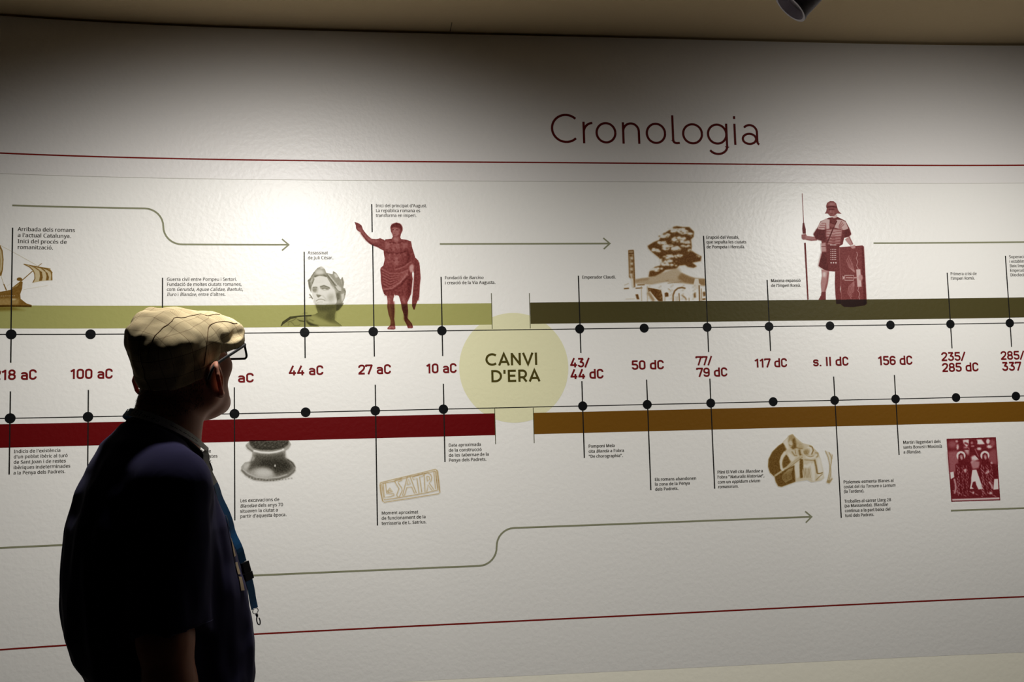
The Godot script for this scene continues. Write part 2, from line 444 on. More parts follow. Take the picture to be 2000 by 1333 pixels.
class Flat:
	# triangles in mural coordinates: position along the wall, height
	var p := PackedVector2Array()
	func tri(a: Vector2, b: Vector2, c: Vector2) -> void:
		p.append(a)
		p.append(b)
		p.append(c)
	func rect(s0: float, s1: float, y0: float, y1: float, step := 0.03) -> void:
		var n := maxi(1, ceili((s1 - s0) / step))
		for k in n:
			var a := lerpf(s0, s1, float(k) / n)
			var b := lerpf(s0, s1, float(k + 1) / n)
			tri(Vector2(a, y0), Vector2(b, y0), Vector2(b, y1))
			tri(Vector2(a, y0), Vector2(b, y1), Vector2(a, y1))
	func disc(c: Vector2, r: float, seg := 40) -> void:
		for k in seg:
			var a := TAU * k / seg
			var b := TAU * (k + 1) / seg
			tri(c, c + Vector2(cos(a), sin(a)) * r, c + Vector2(cos(b), sin(b)) * r)
	func stroke(path: PackedVector2Array, w: float, closed := false) -> void:
		# long runs are cut up so that they follow the bowed wall
		var pts := PackedVector2Array()
		for k in path.size():
			pts.append(path[k])
			if k < path.size() - 1:
				var cuts := int((path[k + 1] - path[k]).length() / 0.03)
				for j in cuts:
					pts.append(path[k].lerp(path[k + 1], (j + 1.0) / (cuts + 1.0)))
		var n := pts.size()
		var l := PackedVector2Array()
		var r := PackedVector2Array()
		for k in n:
			var a := pts[(k - 1 + n) % n]
			var b := pts[(k + 1) % n]
			var d0 := (pts[k] - a).normalized()
			var d1 := (b - pts[k]).normalized()
			if not closed and k == 0:
				d0 = d1
			if not closed and k == n - 1:
				d1 = d0
			var m := (d0 + d1).normalized()
			var o := Vector2(-m.y, m.x)
			var f := minf(2.2, 1.0 / maxf(0.25, o.dot(Vector2(-d0.y, d0.x))))
			l.append(pts[k] + o * w * 0.5 * f)
			r.append(pts[k] - o * w * 0.5 * f)
		for k in (n if closed else n - 1):
			var j := (k + 1) % n
			tri(l[k], r[k], r[j])
			tri(l[k], r[j], l[j])

func fillet(pts: PackedVector2Array, r: float, closed := false) -> PackedVector2Array:
	var out := PackedVector2Array()
	var n := pts.size()
	for k in n:
		if not closed and (k == 0 or k == n - 1):
			out.append(pts[k])
			continue
		var a := pts[(k - 1 + n) % n]
		var b := pts[k]
		var c := pts[(k + 1) % n]
		var la := (a - b).length() * (0.5 if closed or k > 1 else 1.0)
		var lc := (c - b).length() * (0.5 if closed or k < n - 2 else 1.0)
		var q := minf(r, minf(la, lc) * 0.999)
		var p0 := b + (a - b).normalized() * q
		var p1 := b + (c - b).normalized() * q
		for j in 9:
			var t := j / 8.0
			# conic close to a circle arc
			var w := 0.72
			var d := (1 - t) * (1 - t) + 2 * w * t * (1 - t) + t * t
			out.append((p0 * (1 - t) * (1 - t) + b * 2 * w * t * (1 - t) + p1 * t * t) / d)
	return out

func pv(a: Array) -> PackedVector2Array:
	var o := PackedVector2Array()
	for k in range(0, a.size(), 2):
		o.append(Vector2(a[k], a[k + 1]))
	return o

func print_mesh(f: Flat, off: float) -> ArrayMesh:
	var t := Tri.new()
	for k in range(0, f.p.size(), 3):
		for j in 3:
			# overlapping pen strokes must not share one plane
			var q := on_wall(f.p[k + j].x, f.p[k + j].y, off + (k / 3 % 61) * 0.0000012)
			t.vert(q, wall_normal(q.x))
		t.tri(k, k + 1, k + 2)
	return t.mesh()

func build_mural() -> void:
	mural = thing("timeline_mural", "long white printed timeline mural covering the wall behind the visitor", "mural")
	var flat := func(v: float) -> Callable: return func(_s: float) -> float: return v
	var white := print_mat(PAPER)
	white.metallic_specular = 0.43
	white.roughness = 0.4
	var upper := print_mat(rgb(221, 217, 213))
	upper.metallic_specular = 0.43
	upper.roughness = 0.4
	var cut := func(s: float) -> float: return lerpf(CUT[1], CUT[3], (clampf(s, -1.5, 3.0) - CUT[0]) / (CUT[2] - CUT[0]))
	part("vinyl_sheet", wall_sheet(-3.4, 4.4, cut, flat.call(SEAM + 0.02), 0.0004, 0.0, 0.03), white, mural, "lower white vinyl sheet that carries the timeline")
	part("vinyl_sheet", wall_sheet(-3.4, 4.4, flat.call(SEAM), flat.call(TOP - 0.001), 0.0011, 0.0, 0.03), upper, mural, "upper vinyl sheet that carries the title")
	var lo := 0.0007
	# painted line standing in for the edge shadow where the sheets lap
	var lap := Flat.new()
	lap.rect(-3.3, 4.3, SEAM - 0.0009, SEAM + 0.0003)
	part("sheet_edge_shade", print_mesh(lap, 0.00125), print_mat(rgb(168, 164, 150)), mural, "painted shade line where the two vinyl sheets overlap")
	# pale disc of the change of era
	var f := Flat.new()
	f.disc(Vector2(DISC[0], DISC[1]), DISC[2], 96)
	part("era_disc", print_mesh(f, lo), print_mat(rgb(212, 208, 170)), mural, "pale olive disc behind the middle lettering")
	var band_labels := ["light olive band above the left half of the timeline", "dark olive band above the right half of the timeline", "dark red band below the left half of the timeline", "brown band below the right half of the timeline"]
	for k in 4:
		f = Flat.new()
		f.rect(BANDS[k][0], BANDS[k][1], BANDS[k][2], BANDS[k][3])
		part("band", print_mesh(f, lo + 0.0001), print_mat(BAND_INK[k]), mural, band_labels[k])
	var red := print_mat(rgb(118, 26, 20))
	f = Flat.new()
	f.rect(-3.3, 4.3, RED_HIGH - 0.0026, RED_HIGH + 0.0026)
	part("rule_line", print_mesh(f, 0.0014), red, mural, "long dark red line under the title")
	f = Flat.new()
	f.rect(-3.3, 4.3, RED_LOW - 0.0026, RED_LOW + 0.0026)
	part("rule_line", print_mesh(f, lo + 0.0002), red, mural, "long dark red line near the foot of the mural")
	var black := print_mat(rgb(26, 24, 21))
	for y in [AXIS_HIGH, AXIS_LOW]:
		f = Flat.new()
		f.rect(-1.75, 3.0, y - 0.0016, y + 0.0016)
		part("axis_line", print_mesh(f, lo + 0.0002), black, mural)
	for q in TICKS:
		f = Flat.new()
		f.rect(q[0] - 0.0021, q[0] + 0.0021, q[1], q[2])
		part("tick_line", print_mesh(f, lo + 0.0003), black, mural)
	var thin := print_mat(rgb(74, 72, 44))
	for q in ERA_TICKS:
		f = Flat.new()
		f.rect(q[0] - 0.0012, q[0] + 0.0012, q[1], q[2])
		part("tick_line", print_mesh(f, lo + 0.0003), thin, mural)
	var ink := print_mat(rgb(14, 15, 16))
	for q in DOTS:
		f = Flat.new()
		f.disc(Vector2(q[0], q[1]), 0.0166)
		part("dot_marker", print_mesh(f, lo + 0.0005), ink, mural)
	var sage := print_mat(rgb(130, 130, 104))
	for a in ARROWS:
		f = Flat.new()
		var pts := pv(a[1])
		f.stroke(fillet(pts, 0.0645), 0.006)
		var e := pts[pts.size() - 1]
		if a[0]:
			f.stroke(PackedVector2Array([e + Vector2(-0.0234, 0.0203), e, e + Vector2(-0.0234, -0.0203)]), 0.0052)
		part("arrow_line", print_mesh(f, lo + 0.0003), sage, mural, "thin grey-green timeline arrow" if a[0] else "thin grey-green line")
	title(print_mat(rgb(84, 18, 14)))
	var wine := print_mat(rgb(106, 18, 20))
	for q in DATES:
		f = Flat.new()
		lay_glyphs(f, q[0], q[1], q[2], q[3], q[4], 0.158)
		part("date_lettering", print_mesh(f, lo + 0.0004), wine, mural, "dark red date lettering " + q[0])
	var olive := print_mat(rgb(70, 62, 22))
	for q in ERA_WORDS:
		f = Flat.new()
		lay_glyphs(f, q[0], q[1], q[2], q[3], q[4], 0.17)
		part("era_lettering", print_mesh(f, lo + 0.0005), olive, mural, "dark olive capital lettering on the pale disc")
	captions(print_mat(rgb(50, 45, 36)), lo + 0.0004)
	pictures()

# letters drawn as pen strokes, in units of the capital height: [advance, [radius, closed, points...], ...]
func glyph(c: String) -> Array:
	var a := 0.085
	var b := 0.47
	match c:
		"0": return [0.555, [0.2, 1, a, a, b, a, b, 0.915, a, 0.915]]
		"1": return [0.4, [0, 0, 0.04, 0.74, 0.27, 0.9], [0, 0, 0.26, 0.0, 0.26, 0.985]]
		"2": return [0.54, [0.2, 0, a, 0.68, a, 0.915, b, 0.915, b, 0.56, 0.1, 0.13], [0, 0, 0.03, 0.085, 0.51, 0.085]]
		"3": return [0.54, [0, 0, 0.06, 0.915, b, 0.915], [0.01, 0, b, 0.93, 0.23, 0.56], [0.2, 0, 0.2, 0.56, b, 0.56, b, 0.085, a, 0.085, a, 0.28]]
		"4": return [0.58, [0, 0, 0.36, 1.0, 0.1, 0.24], [0, 0, 0.03, 0.25, 0.57, 0.25], [0, 0, 0.42, 0.52, 0.42, 0.0]]
		"5": return [0.54, [0.01, 0, 0.5, 0.915, 0.11, 0.915, 0.09, 0.5], [0.2, 0, 0.09, 0.57, b, 0.57, b, 0.085, a, 0.085, a, 0.27]]
		"6": return [0.55, [0.19, 1, a, a, b, a, b, 0.56, a, 0.56], [0.2, 0, a, 0.33, a, 0.915, b, 0.915, b, 0.73]]
		"7": return [0.5, [0.01, 0, 0.03, 0.77, 0.03, 0.915, 0.47, 0.915, 0.2, 0.0]]
		"8": return [0.55, [0.18, 1, a, a, b, a, b, 0.52, a, 0.52], [0.17, 1, 0.105, 0.52, 0.45, 0.52, 0.45, 0.915, 0.105, 0.915]]
		"9": return [0.55, [0.19, 1, a, 0.44, b, 0.44, b, 0.915, a, 0.915], [0.2, 0, b, 0.67, b, 0.085, a, 0.085, a, 0.27]]
		"a": return [0.52, [0.18, 0, a, 0.55, a, 0.66, 0.43, 0.66, 0.43, 0.0], [0.14, 0, 0.43, 0.41, a, 0.41, a, 0.085, 0.43, 0.085]]
		"d": return [0.55, [0, 0, 0.45, 0.0, 0.45, 1.0], [0.18, 0, 0.45, 0.66, a, 0.66, a, 0.085, 0.45, 0.085]]
		"s": return [0.5, [0.13, 0, 0.42, 0.51, 0.42, 0.66, a, 0.66, a, 0.38, 0.42, 0.38, 0.42, 0.085, a, 0.085, a, 0.23]]
		"I": return [0.25, [0, 0, 0.12, 0.0, 0.12, 1.0]]
		".": return [0.22, [0, 0, 0.1, 0.0, 0.1, 0.16]]
		"/": return [0.4, [0, 0, 0.03, -0.02, 0.36, 1.0]]
		" ": return [0.25]
		"C": return [0.55, [0.2, 0, b, 0.68, b, 0.915, a, 0.915, a, 0.085, b, 0.085, b, 0.32]]
		"(": return [0.92, [0, 0] + arc(0.5, 0.5, 0.43, 0.42, 48, 312)]   # round capital C
		"A": return [0.86, [0, 0, 0.07, 0.0, 0.44, 0.95, 0.81, 0.0], [0, 0, 0.2, 0.29, 0.68, 0.29]]
		"N": return [0.93, [0, 0, 0.16, 0.0, 0.16, 1.0], [0, 0, 0.16, 0.93, 0.76, 0.07], [0, 0, 0.76, 0.0, 0.76, 1.0]]
		"V": return [0.84, [0, 0, 0.06, 1.0, 0.42, 0.05, 0.78, 1.0]]
		"J": return [0.36, [0, 0, 0.17, 0.0, 0.17, 1.0]]                  # wide-set capital I
		"D": return [0.9, [0.42, 0, 0.15, 0.085, 0.79, 0.085, 0.79, 0.915, 0.15, 0.915], [0, 0, 0.15, 0.0, 0.15, 1.0]]
		"'": return [0.27, [0, 0, 0.13, 0.68, 0.13, 1.0]]
		"E": return [0.75, [0, 0, 0.15, 0.0, 0.15, 1.0], [0, 0, 0.15, 0.915, 0.68, 0.915], [0, 0, 0.15, 0.51, 0.63, 0.51], [0, 0, 0.15, 0.085, 0.69, 0.085]]
		"R": return [0.82, [0, 0, 0.15, 0.0, 0.15, 1.0], [0.25, 0, 0.15, 0.915, 0.65, 0.915, 0.65, 0.37, 0.15, 0.37], [0, 0, 0.42, 0.37, 0.69, 0.0]]
	return [0.3]

func arc(cx: float, cy: float, rx: float, ry: float, a0: float, a1: float, n := 28) -> Array:
	var o := []
	for k in n + 1:
		var a := deg_to_rad(lerpf(a0, a1, float(k) / n))
		o.append(cx + cos(a) * rx)
		o.append(cy + sin(a) * ry)
	return o

func lay_glyphs(f: Flat, text: String, s: float, y: float, width: float, cap: float, weight: float) -> void:
	if text == "CANVI":
		text = "(ANVJ"
	var total := 0.0
	for c in text:
		total += glyph(c)[0] + 0.035
	total -= 0.035
	var sx := width / total
	var x := 0.0
	for c in text:
		var g := glyph(c)
		for k in range(1, g.size()):
			var q: Array = g[k]
			var pts := pv(q.slice(2))
			if q[0] > 0:
				pts = fillet(pts, q[0], q[1] == 1)
			var m := PackedVector2Array()
			for p in pts:
				m.append(Vector2(s + (x + p.x) * sx, y + p.y * cap))
			f.stroke(m, weight * cap * 0.5 * (1.0 + sx / cap), q[1] == 1)
		x += g[0] + 0.035

func title(m: Material) -> void:
	var y: float = TITLE[0]
	var cap: float = TITLE[1]
	var wt := 0.078
	var holder := Node3D.new()
	holder.name = "title_lettering"
	holder.set_meta("label", "large thin dark red lettering reading Cronologia")
	mural.add_child(holder)
	for q in TITLE[2]:
		var all := Flat.new()
		var s: float = q[1]
		var w: float = (q[2] - q[1]) / cap      # width of the letter in capital heights
		var h := wt * 0.5
		var xh := 0.735
		var r := w * 0.5 - h
		var strokes := []
		match q[0]:
			"C": strokes = [arc(0.5 * 1.0, 0.5, 0.5 - h, 0.5 - h, 46, 314)]
			"o": strokes = [arc(w * 0.5, xh * 0.5, r, xh * 0.5 - h, 0, 360, 40)]
			"r": strokes = [[h, 0.0, h, xh], arc(w + 0.02, 0.38, w + 0.02 - h, xh - 0.38 - h, 180, 92, 12)]
			"n": strokes = [[h, 0.0, h, xh], arc(w * 0.5, 0.42, r, xh - 0.42 - h, 180, 0) + [w - h, 0.0]]
			"l": strokes = [[h, 1.0, h, 0.14] + arc(h + 0.13, 0.14, 0.13, 0.14 - h, 180, 275, 10) + [w, h + 0.01]]
			"g": strokes = [arc(w * 0.5 - 0.01, xh * 0.5, r, xh * 0.5 - h, 0, 360, 40), [w - h, xh, w - h, -0.06] + arc(w * 0.5, -0.06, r, 0.26, 0, -150, 16)]
			"i": strokes = [[w * 0.5, 0.0, w * 0.5, xh], [w * 0.5, 0.9, w * 0.5, 1.0]]
			"a": strokes = [arc(w * 0.45, 0.44, w * 0.45 - h, xh - 0.44 - h, 140, 0, 14) + [w * 0.9 - h, 0.12] + arc(w * 0.9 + 0.06, 0.12, 0.06 + h, 0.1, 180, 250, 6), arc(w * 0.42, 0.215, w * 0.42 - h, 0.215 - h, 0, 360, 30)]
		for st in strokes:
			var pts := PackedVector2Array()
			for p in pv(st):
				var px: float = p.x if q[0] != "C" else p.x * (w / 0.86)
				pts.append(Vector2(s + px * cap, y + p.y * cap))
			all.stroke(pts, wt * cap)
		part("letter", print_mesh(all, 0.0014), m, holder)

func captions(m: Material, off: float) -> void:
	var font := SystemFont.new()
	font.font_names = PackedStringArray(["Droid Sans"])
	for g in CAPTIONS:
		var f := Flat.new()
		for line in g[1]:
			lay_text(f, font, line[0], line[1], line[2], line[3], g[0])
		part("caption_lettering", print_mesh(f, off), m, mural, "small dark caption lettering")

# one line of set text; runs between asterisks are slanted
func lay_text(f: Flat, font: Font, text: String, s: float, y: float, width: float, cap: float) -> void:
	var size := 48
	var runs := []
	var x := 0.0
	var pieces := text.split("*")
	for k in pieces.size():
		var piece: String = pieces[k]
		if piece.is_empty():
			continue
		runs.append([piece, x, k % 2 == 1])
		x += font.get_string_size(piece, HORIZONTAL_ALIGNMENT_LEFT, -1, size).x
	var sx := width / x
	var sy := cap / (size * 0.714)
	for r in runs:
		var tm := TextMesh.new()
		tm.font = font
		tm.font_size = size
		tm.pixel_size = 1.0
		tm.depth = 1.0
		tm.curve_step = 4.0
		tm.horizontal_alignment = HORIZONTAL_ALIGNMENT_LEFT
		tm.vertical_alignment = VERTICAL_ALIGNMENT_TOP
		tm.text = r[0]
		var arr := tm.get_mesh_arrays()
		var v: PackedVector3Array = arr[Mesh.ARRAY_VERTEX]
		var n: PackedVector3Array = arr[Mesh.ARRAY_NORMAL]
		var ix = arr[Mesh.ARRAY_INDEX]
		var count: int = ix.size() if ix != null and ix.size() else v.size()
		var base := -font.get_ascent(size)
		for k in range(0, count, 3):
			var q := PackedVector2Array()
			for j in 3:
				var id: int = ix[k + j] if ix != null and ix.size() else k + j
				if n[id].z < 0.5:
					break
				var px: float = v[id].x
				var py: float = v[id].y - base
				if r[2]:
					px += py * 0.2
				q.append(Vector2(s + (px + r[1]) * sx, y + py * sy))
			if q.size() == 3:
				# printed twice, a hair apart: a medium weight of the face
				var o := Vector2(0.8 * sx, 0.0)
				f.tri(q[0] - o, q[1] - o, q[2] - o)
				f.tri(q[0] + o, q[1] + o, q[2] + o)

# ------------------------------------------------------------------ printed pictures: one ink, its density drawn with a pen and a brush
class Ink:
	var w: int
	var h: int
	var k: float
	var ox: float
	var d := PackedFloat32Array()
	var m := PackedFloat32Array()
	func _init(zoom_w: float, zoom_h: float, tex_w: int, left := 0.0) -> void:
		w = tex_w
		k = tex_w / zoom_w
		h = int(zoom_h * k)
		ox = left
		d.resize(w * h)
		m.resize(w * h)
	# paint a closed outline [x, y, ...] with a density; blur softens its edge
	func fill(dens: float, pts: Array, blur := 0.0) -> void:
		var n := pts.size() / 2
		var xs := PackedFloat32Array()
		var ys := PackedFloat32Array()
		for j in n:
			xs.append((pts[j * 2] - ox) * k)
			ys.append(pts[j * 2 + 1] * k)
		var br := int(ceil(blur * k))
		var x0 := w
		var x1 := 0
		var y0 := h
		var y1 := 0
		for j in n:
			x0 = mini(x0, int(floor(xs[j])) - br * 2 - 1)
			x1 = maxi(x1, int(ceil(xs[j])) + br * 2 + 1)
			y0 = mini(y0, int(floor(ys[j])) - br * 2 - 1)
			y1 = maxi(y1, int(ceil(ys[j])) + br * 2 + 1)
		x0 = clampi(x0, 0, w - 1)
		x1 = clampi(x1, 0, w - 1)
		y0 = clampi(y0, 0, h - 1)
		y1 = clampi(y1, 0, h - 1)
		for y in range(y0, y1 + 1):
			for x in range(x0, x1 + 1):
				m[y * w + x] = 0.0
			for sub in 3:
				var yy := y + (sub + 0.5) / 3.0
				var hits := PackedFloat32Array()
				for j in n:
					var j2 := (j + 1) % n
					var ya := ys[j]
					var yb := ys[j2]
					if (ya <= yy) != (yb <= yy):
						hits.append(xs[j] + (yy - ya) / (yb - ya) * (xs[j2] - xs[j]))
				hits.sort()
				for q in range(0, hits.size() - 1, 2):
					var a := clampf(hits[q], x0, x1 + 1)
					var b := clampf(hits[q + 1], x0, x1 + 1)
					var ia := int(a)
					var ib := mini(int(b), x1)
					if ia >= ib:
						if ia <= x1:
							m[y * w + ia] += (b - a) / 3.0
						continue
					m[y * w + ia] += (ia + 1 - a) / 3.0
					for x in range(ia + 1, ib):
						m[y * w + x] += 1.0 / 3.0
					m[y * w + ib] += (b - ib) / 3.0
		if br > 0:
			for pass_ in 2:
				soften(x0, x1, y0, y1, br, 1, w, true)
				soften(x0, x1, y0, y1, br, w, 1, false)
		for y in range(y0, y1 + 1):
			for x in range(x0, x1 + 1):
				var q := y * w + x
				var a := minf(m[q], 1.0)
				if a > 0.0:
					d[q] = lerpf(d[q], dens, a)
	func soften(x0: int, x1: int, y0: int, y1: int, r: int, step: int, other: int, rows: bool) -> void:
		var lines := (y1 - y0 + 1) if rows else (x1 - x0 + 1)
		var len := (x1 - x0 + 1) if rows else (y1 - y0 + 1)
		var start := y0 * w + x0
		var buf := PackedFloat32Array()
		buf.resize(len)
		for l in lines:
			var o := start + l * other
			var sum := 0.0
			for j in mini(r, len):
				sum += m[o + j * step]
			for j in len:
				if j + r < len:
					sum += m[o + (j + r) * step]
				if j - r - 1 >= 0:
					sum -= m[o + (j - r - 1) * step]
				buf[j] = sum / (2 * r + 1)
			for j in len:
				m[o + j * step] = buf[j]
	# pen line
	func line(dens: float, pts: Array, width: float, blur := 0.0) -> void:
		var n := pts.size() / 2
		var l := []
		var r := []
		for j in n:
			var p := Vector2(pts[j * 2], pts[j * 2 + 1])
			var a := Vector2(pts[maxi(j - 1, 0) * 2], pts[maxi(j - 1, 0) * 2 + 1])
			var b := Vector2(pts[mini(j + 1, n - 1) * 2], pts[mini(j + 1, n - 1) * 2 + 1])
			var t := (b - a).normalized()
			var o := Vector2(-t.y, t.x) * width * 0.5
			l.append_array([p.x + o.x, p.y + o.y])
			r.append_array([p.x - o.x, p.y - o.y])
		var back := []
		for j in range(n - 1, -1, -1):
			back.append_array([r[j * 2], r[j * 2 + 1]])
		fill(dens, l + back, blur)
	func blob(dens: float, cx: float, cy: float, rx: float, ry: float, blur := 0.0, rough := 0.0, sd := 0) -> void:
		var o := []
		for j in 22:
			var a := TAU * j / 22.0
			var f := 1.0 + rough * sin(j * 2.3 + sd * 1.7) + rough * 0.7 * sin(j * 4.1 + sd * 0.9)
			o.append_array([cx + cos(a) * rx * f, cy + sin(a) * ry * f])
		fill(dens, o, blur)
	func grain(amount: float, freq: float, sd: int) -> void:
		var n := FastNoiseLite.new()
		n.seed = sd
		n.frequency = freq
		n.fractal_octaves = 3
		for y in h:
			for x in w:
				var q := y * w + x
				if d[q] > 0.0:
					d[q] = clampf(d[q] * (1.0 + amount * n.get_noise_2d(x, y) * 2.0), 0.0, 1.0)
	# the printed sheet: ink laid over the paper, or over the colour band it crosses
	func material(c: Color, quad: Array, paper: Color, bands: Array, inks: Array) -> StandardMaterial3D:
		var lin := c.srgb_to_linear()
		var base := paper.srgb_to_linear()
		var luts := []
		for g in inks.size() + 1:
			var under: Color = base if g == 0 else (inks[g - 1] as Color).srgb_to_linear()
			var lut := []
			for q in 256:
				var e := log(1.0 - 0.82 * q / 255.0) / log(0.18)      # tone curve of the print
				var t := Color(under.r * pow(lin.r / base.r, e), under.g * pow(lin.g / base.g, e), under.b * pow(lin.b / base.b, e)).linear_to_srgb()
				lut.append([int(t.r * 255.0), int(t.g * 255.0), int(t.b * 255.0)])
			luts.append(lut)
		var bytes := PackedByteArray()
		bytes.resize(w * h * 4)
		for y in h:
			for x in w:
				var q := y * w + x
				var u := (x + 0.5) / w
				var v := (y + 0.5) / h
				var at := Vector2(quad[0], quad[1]).lerp(Vector2(quad[2], quad[3]), u).lerp(Vector2(quad[6], quad[7]).lerp(Vector2(quad[4], quad[5]), u), v)
				var g := 0
				for k in bands.size():
					if at.y > bands[k][2] and at.y < bands[k][3] and at.x > bands[k][0] and at.x < bands[k][1]:
						g = k + 1
				var e: Array = luts[g][int(clampf(d[q], 0.0, 1.0) * 255.0)]
				bytes[q * 4] = e[0]
				bytes[q * 4 + 1] = e[1]
				bytes[q * 4 + 2] = e[2]
				bytes[q * 4 + 3] = 255 if d[q] > 0.02 else 0
		var im := Image.create_from_data(w, h, false, Image.FORMAT_RGBA8, bytes)
		var s := StandardMaterial3D.new()
		s.albedo_texture = ImageTexture.create_from_image(im)
		s.transparency = BaseMaterial3D.TRANSPARENCY_ALPHA_SCISSOR
		s.alpha_scissor_threshold = 0.5
		s.roughness = 0.48
		s.metallic_specular = 0.18
		s.texture_repeat = false
		return s

func hang_picture(called: String, ink: Ink, c: Color, label: String, key: String, u0 := 0.0, u1 := 1.0, v0 := 0.0, v1 := 1.0) -> void:
	var q: Array = QUADS[key]
	var t := Tri.new()
	var n := 14
	for j in n + 1:
		for k in n + 1:
			var u := lerpf(u0, u1, float(k) / n)
			var v := lerpf(v0, v1, float(j) / n)
			var top := Vector2(q[0], q[1]).lerp(Vector2(q[2], q[3]), u)
			var low := Vector2(q[6], q[7]).lerp(Vector2(q[4], q[5]), u)
			var p := top.lerp(low, v)
			var w := on_wall(p.x, p.y, 0.00098)
			t.vert(w, wall_normal(w.x), Vector2(u, v))
	for j in n:
		for k in n:
			var a := j * (n + 1) + k
			t.tri(a, a + 1, a + n + 2)
			t.tri(a, a + n + 2, a + n + 1)
	part(called, t.mesh(), ink.material(c, q, PAPER, BANDS, BAND_INK), mural, label)

func pictures() -> void:
	statue_picture()
	soldier_picture()
	bust_picture()
	volcano_picture()
	vessel_picture()
	relief_picture()
	engraving_picture()
	ship_picture()
	stamp_picture()

func statue_picture() -> void:
	var p := Ink.new(1000, 1333, 380)
	# outstretched arm with pointing hand
	p.fill(0.84, [68, 78, 85, 82, 118, 95, 145, 118, 158, 158, 180, 190, 215, 232, 250, 262, 300, 266, 320, 262, 345, 255, 385, 272, 405, 290, 392, 392, 360, 380, 310, 350, 270, 338, 225, 312, 185, 270, 155, 225, 130, 190, 100, 172, 85, 150, 82, 115])
	# head, body, draped cloak
	p.fill(0.84, [400, 268, 470, 260, 482, 240, 478, 215, 460, 180, 455, 130, 475, 100, 520, 85, 560, 95, 585, 130, 588, 170, 570, 210, 562, 245, 572, 265, 630, 272, 680, 290, 690, 350, 715, 430, 725, 465, 760, 500, 775, 560, 785, 690, 775, 760, 770, 890, 740, 960, 720, 1030, 705, 1030, 690, 990, 692, 900, 705, 770, 712, 640, 700, 600, 690, 640, 697, 700, 690, 760, 680, 860, 650, 930, 640, 950, 600, 960, 565, 930, 545, 880, 500, 868, 492, 900, 470, 905, 415, 882, 385, 860, 365, 800, 352, 720, 350, 650, 345, 600, 352, 575, 378, 555, 395, 480, 385, 430, 380, 380, 385, 300])
	# legs
	p.fill(0.78, [415, 880, 492, 870, 485, 950, 498, 1030, 492, 1100, 505, 1180, 510, 1235, 495, 1245, 425, 1242, 422, 1228, 455, 1195, 460, 1150, 435, 1080, 420, 1000, 425, 940])
	p.fill(0.84, [545, 870, 640, 880, 640, 950, 648, 1040, 640, 1120, 690, 1180, 702, 1220, 690, 1232, 645, 1230, 630, 1190, 608, 1150, 605, 1100, 580, 1020, 570, 960])
	# hair, face, neck
	p.fill(0.62, [468, 150, 500, 138, 545, 145, 560, 175, 548, 215, 520, 240, 495, 236, 478, 205], 6)
	p.line(0.9, [472, 165, 495, 160], 9)
	p.line(0.9, [515, 162, 545, 165], 9)
	p.line(0.85, [505, 165, 500, 195], 7)
	p.line(0.88, [488, 212, 520, 212], 6)
	p.line(0.45, [500, 155, 496, 190], 6, 2)
	p.fill(0.95, [458, 150, 470, 105, 520, 88, 570, 105, 586, 150, 575, 170, 560, 140, 500, 128], 4)
	p.fill(0.6, [490, 245, 545, 240, 550, 280, 515, 300, 480, 275], 8)
	# breastplate
	p.fill(0.66, [405, 300, 450, 290, 455, 350, 430, 380, 395, 370], 12)
	p.fill(0.68, [480, 320, 560, 315, 560, 370, 500, 400, 450, 380], 14)
	p.fill(0.68, [590, 310, 650, 305, 640, 360, 580, 375], 12)
	p.line(0.98, [395, 405, 440, 420, 500, 415, 540, 425, 600, 405, 640, 390], 12, 4)
	p.fill(0.66, [500, 450, 545, 445, 550, 540, 500, 560, 480, 500], 16)
	p.fill(0.7, [410, 450, 460, 440, 460, 520, 420, 540], 14)
	p.line(0.97, [640, 390, 655, 470, 640, 520], 26, 8)
	p.line(0.97, [440, 300, 520, 310, 600, 290], 8, 2)
	for j in 26:
		p.blob(0.95 if j % 2 else 0.62, 410 + (j * 97) % 220, 300 + (j * 61) % 240, 9, 7, 3)
	# hip wrap and folds
	for j in 6:
		p.line(0.6, [360 + j * 4, 590 + j * 32, 450, 640 + j * 30, 560, 640 + j * 18, 650, 600 + j * 12], 9, 3)
		p.line(0.98, [358 + j * 4, 606 + j * 32, 450, 656 + j * 30, 560, 656 + j * 18, 660, 612 + j * 12], 9, 3)
	p.line(0.55, [380, 810, 470, 800, 560, 740, 640, 640], 12, 3)
	p.line(0.97, [385, 830, 480, 825, 570, 765, 650, 665], 14, 4)
	p.line(0.6, [500, 600, 600, 570, 680, 510], 10, 3)
	p.line(0.97, [510, 580, 600, 550, 670, 495], 9, 3)
	# hand and hanging cloak
	p.fill(0.42, [660, 560, 690, 535, 712, 560, 705, 610, 680, 632, 660, 600], 4)
	for j in 4:
		p.line(0.97, [725 + j * 12, 520, 735 + j * 12, 700, 715 + j * 13, 930], 8, 2)
		p.line(0.68, [732 + j * 12, 520, 742 + j * 12, 700, 722 + j * 13, 930], 5, 2)
	p.fill(0.97, [640, 700, 690, 680, 685, 800, 670, 860, 645, 920, 640, 820], 8)
	for j in 7:
		p.line(0.97, [400 + j * 38, 830, 398 + j * 38, 880], 7, 2)
	p.line(0.62, [440, 900, 445, 1000, 462, 1100, 475, 1190], 18, 7)
	p.line(0.95, [490, 940, 494, 1050, 490, 1120], 12, 5)
	p.line(0.64, [590, 890, 605, 950, 600, 960], 30, 8)
	p.line(0.97, [600, 980, 625, 1060, 620, 1140], 30, 10)
	p.line(0.55, [435, 1232, 470, 1215, 500, 1225], 12, 4)
	p.line(0.62, [640, 1150, 680, 1200], 12, 5)
	p.line(0.66, [110, 140, 180, 235, 250, 285, 330, 290], 22, 8)
	p.line(0.95, [140, 200, 200, 280, 260, 322, 340, 350], 12, 5)
	p.grain(0.06, 0.09, 3)
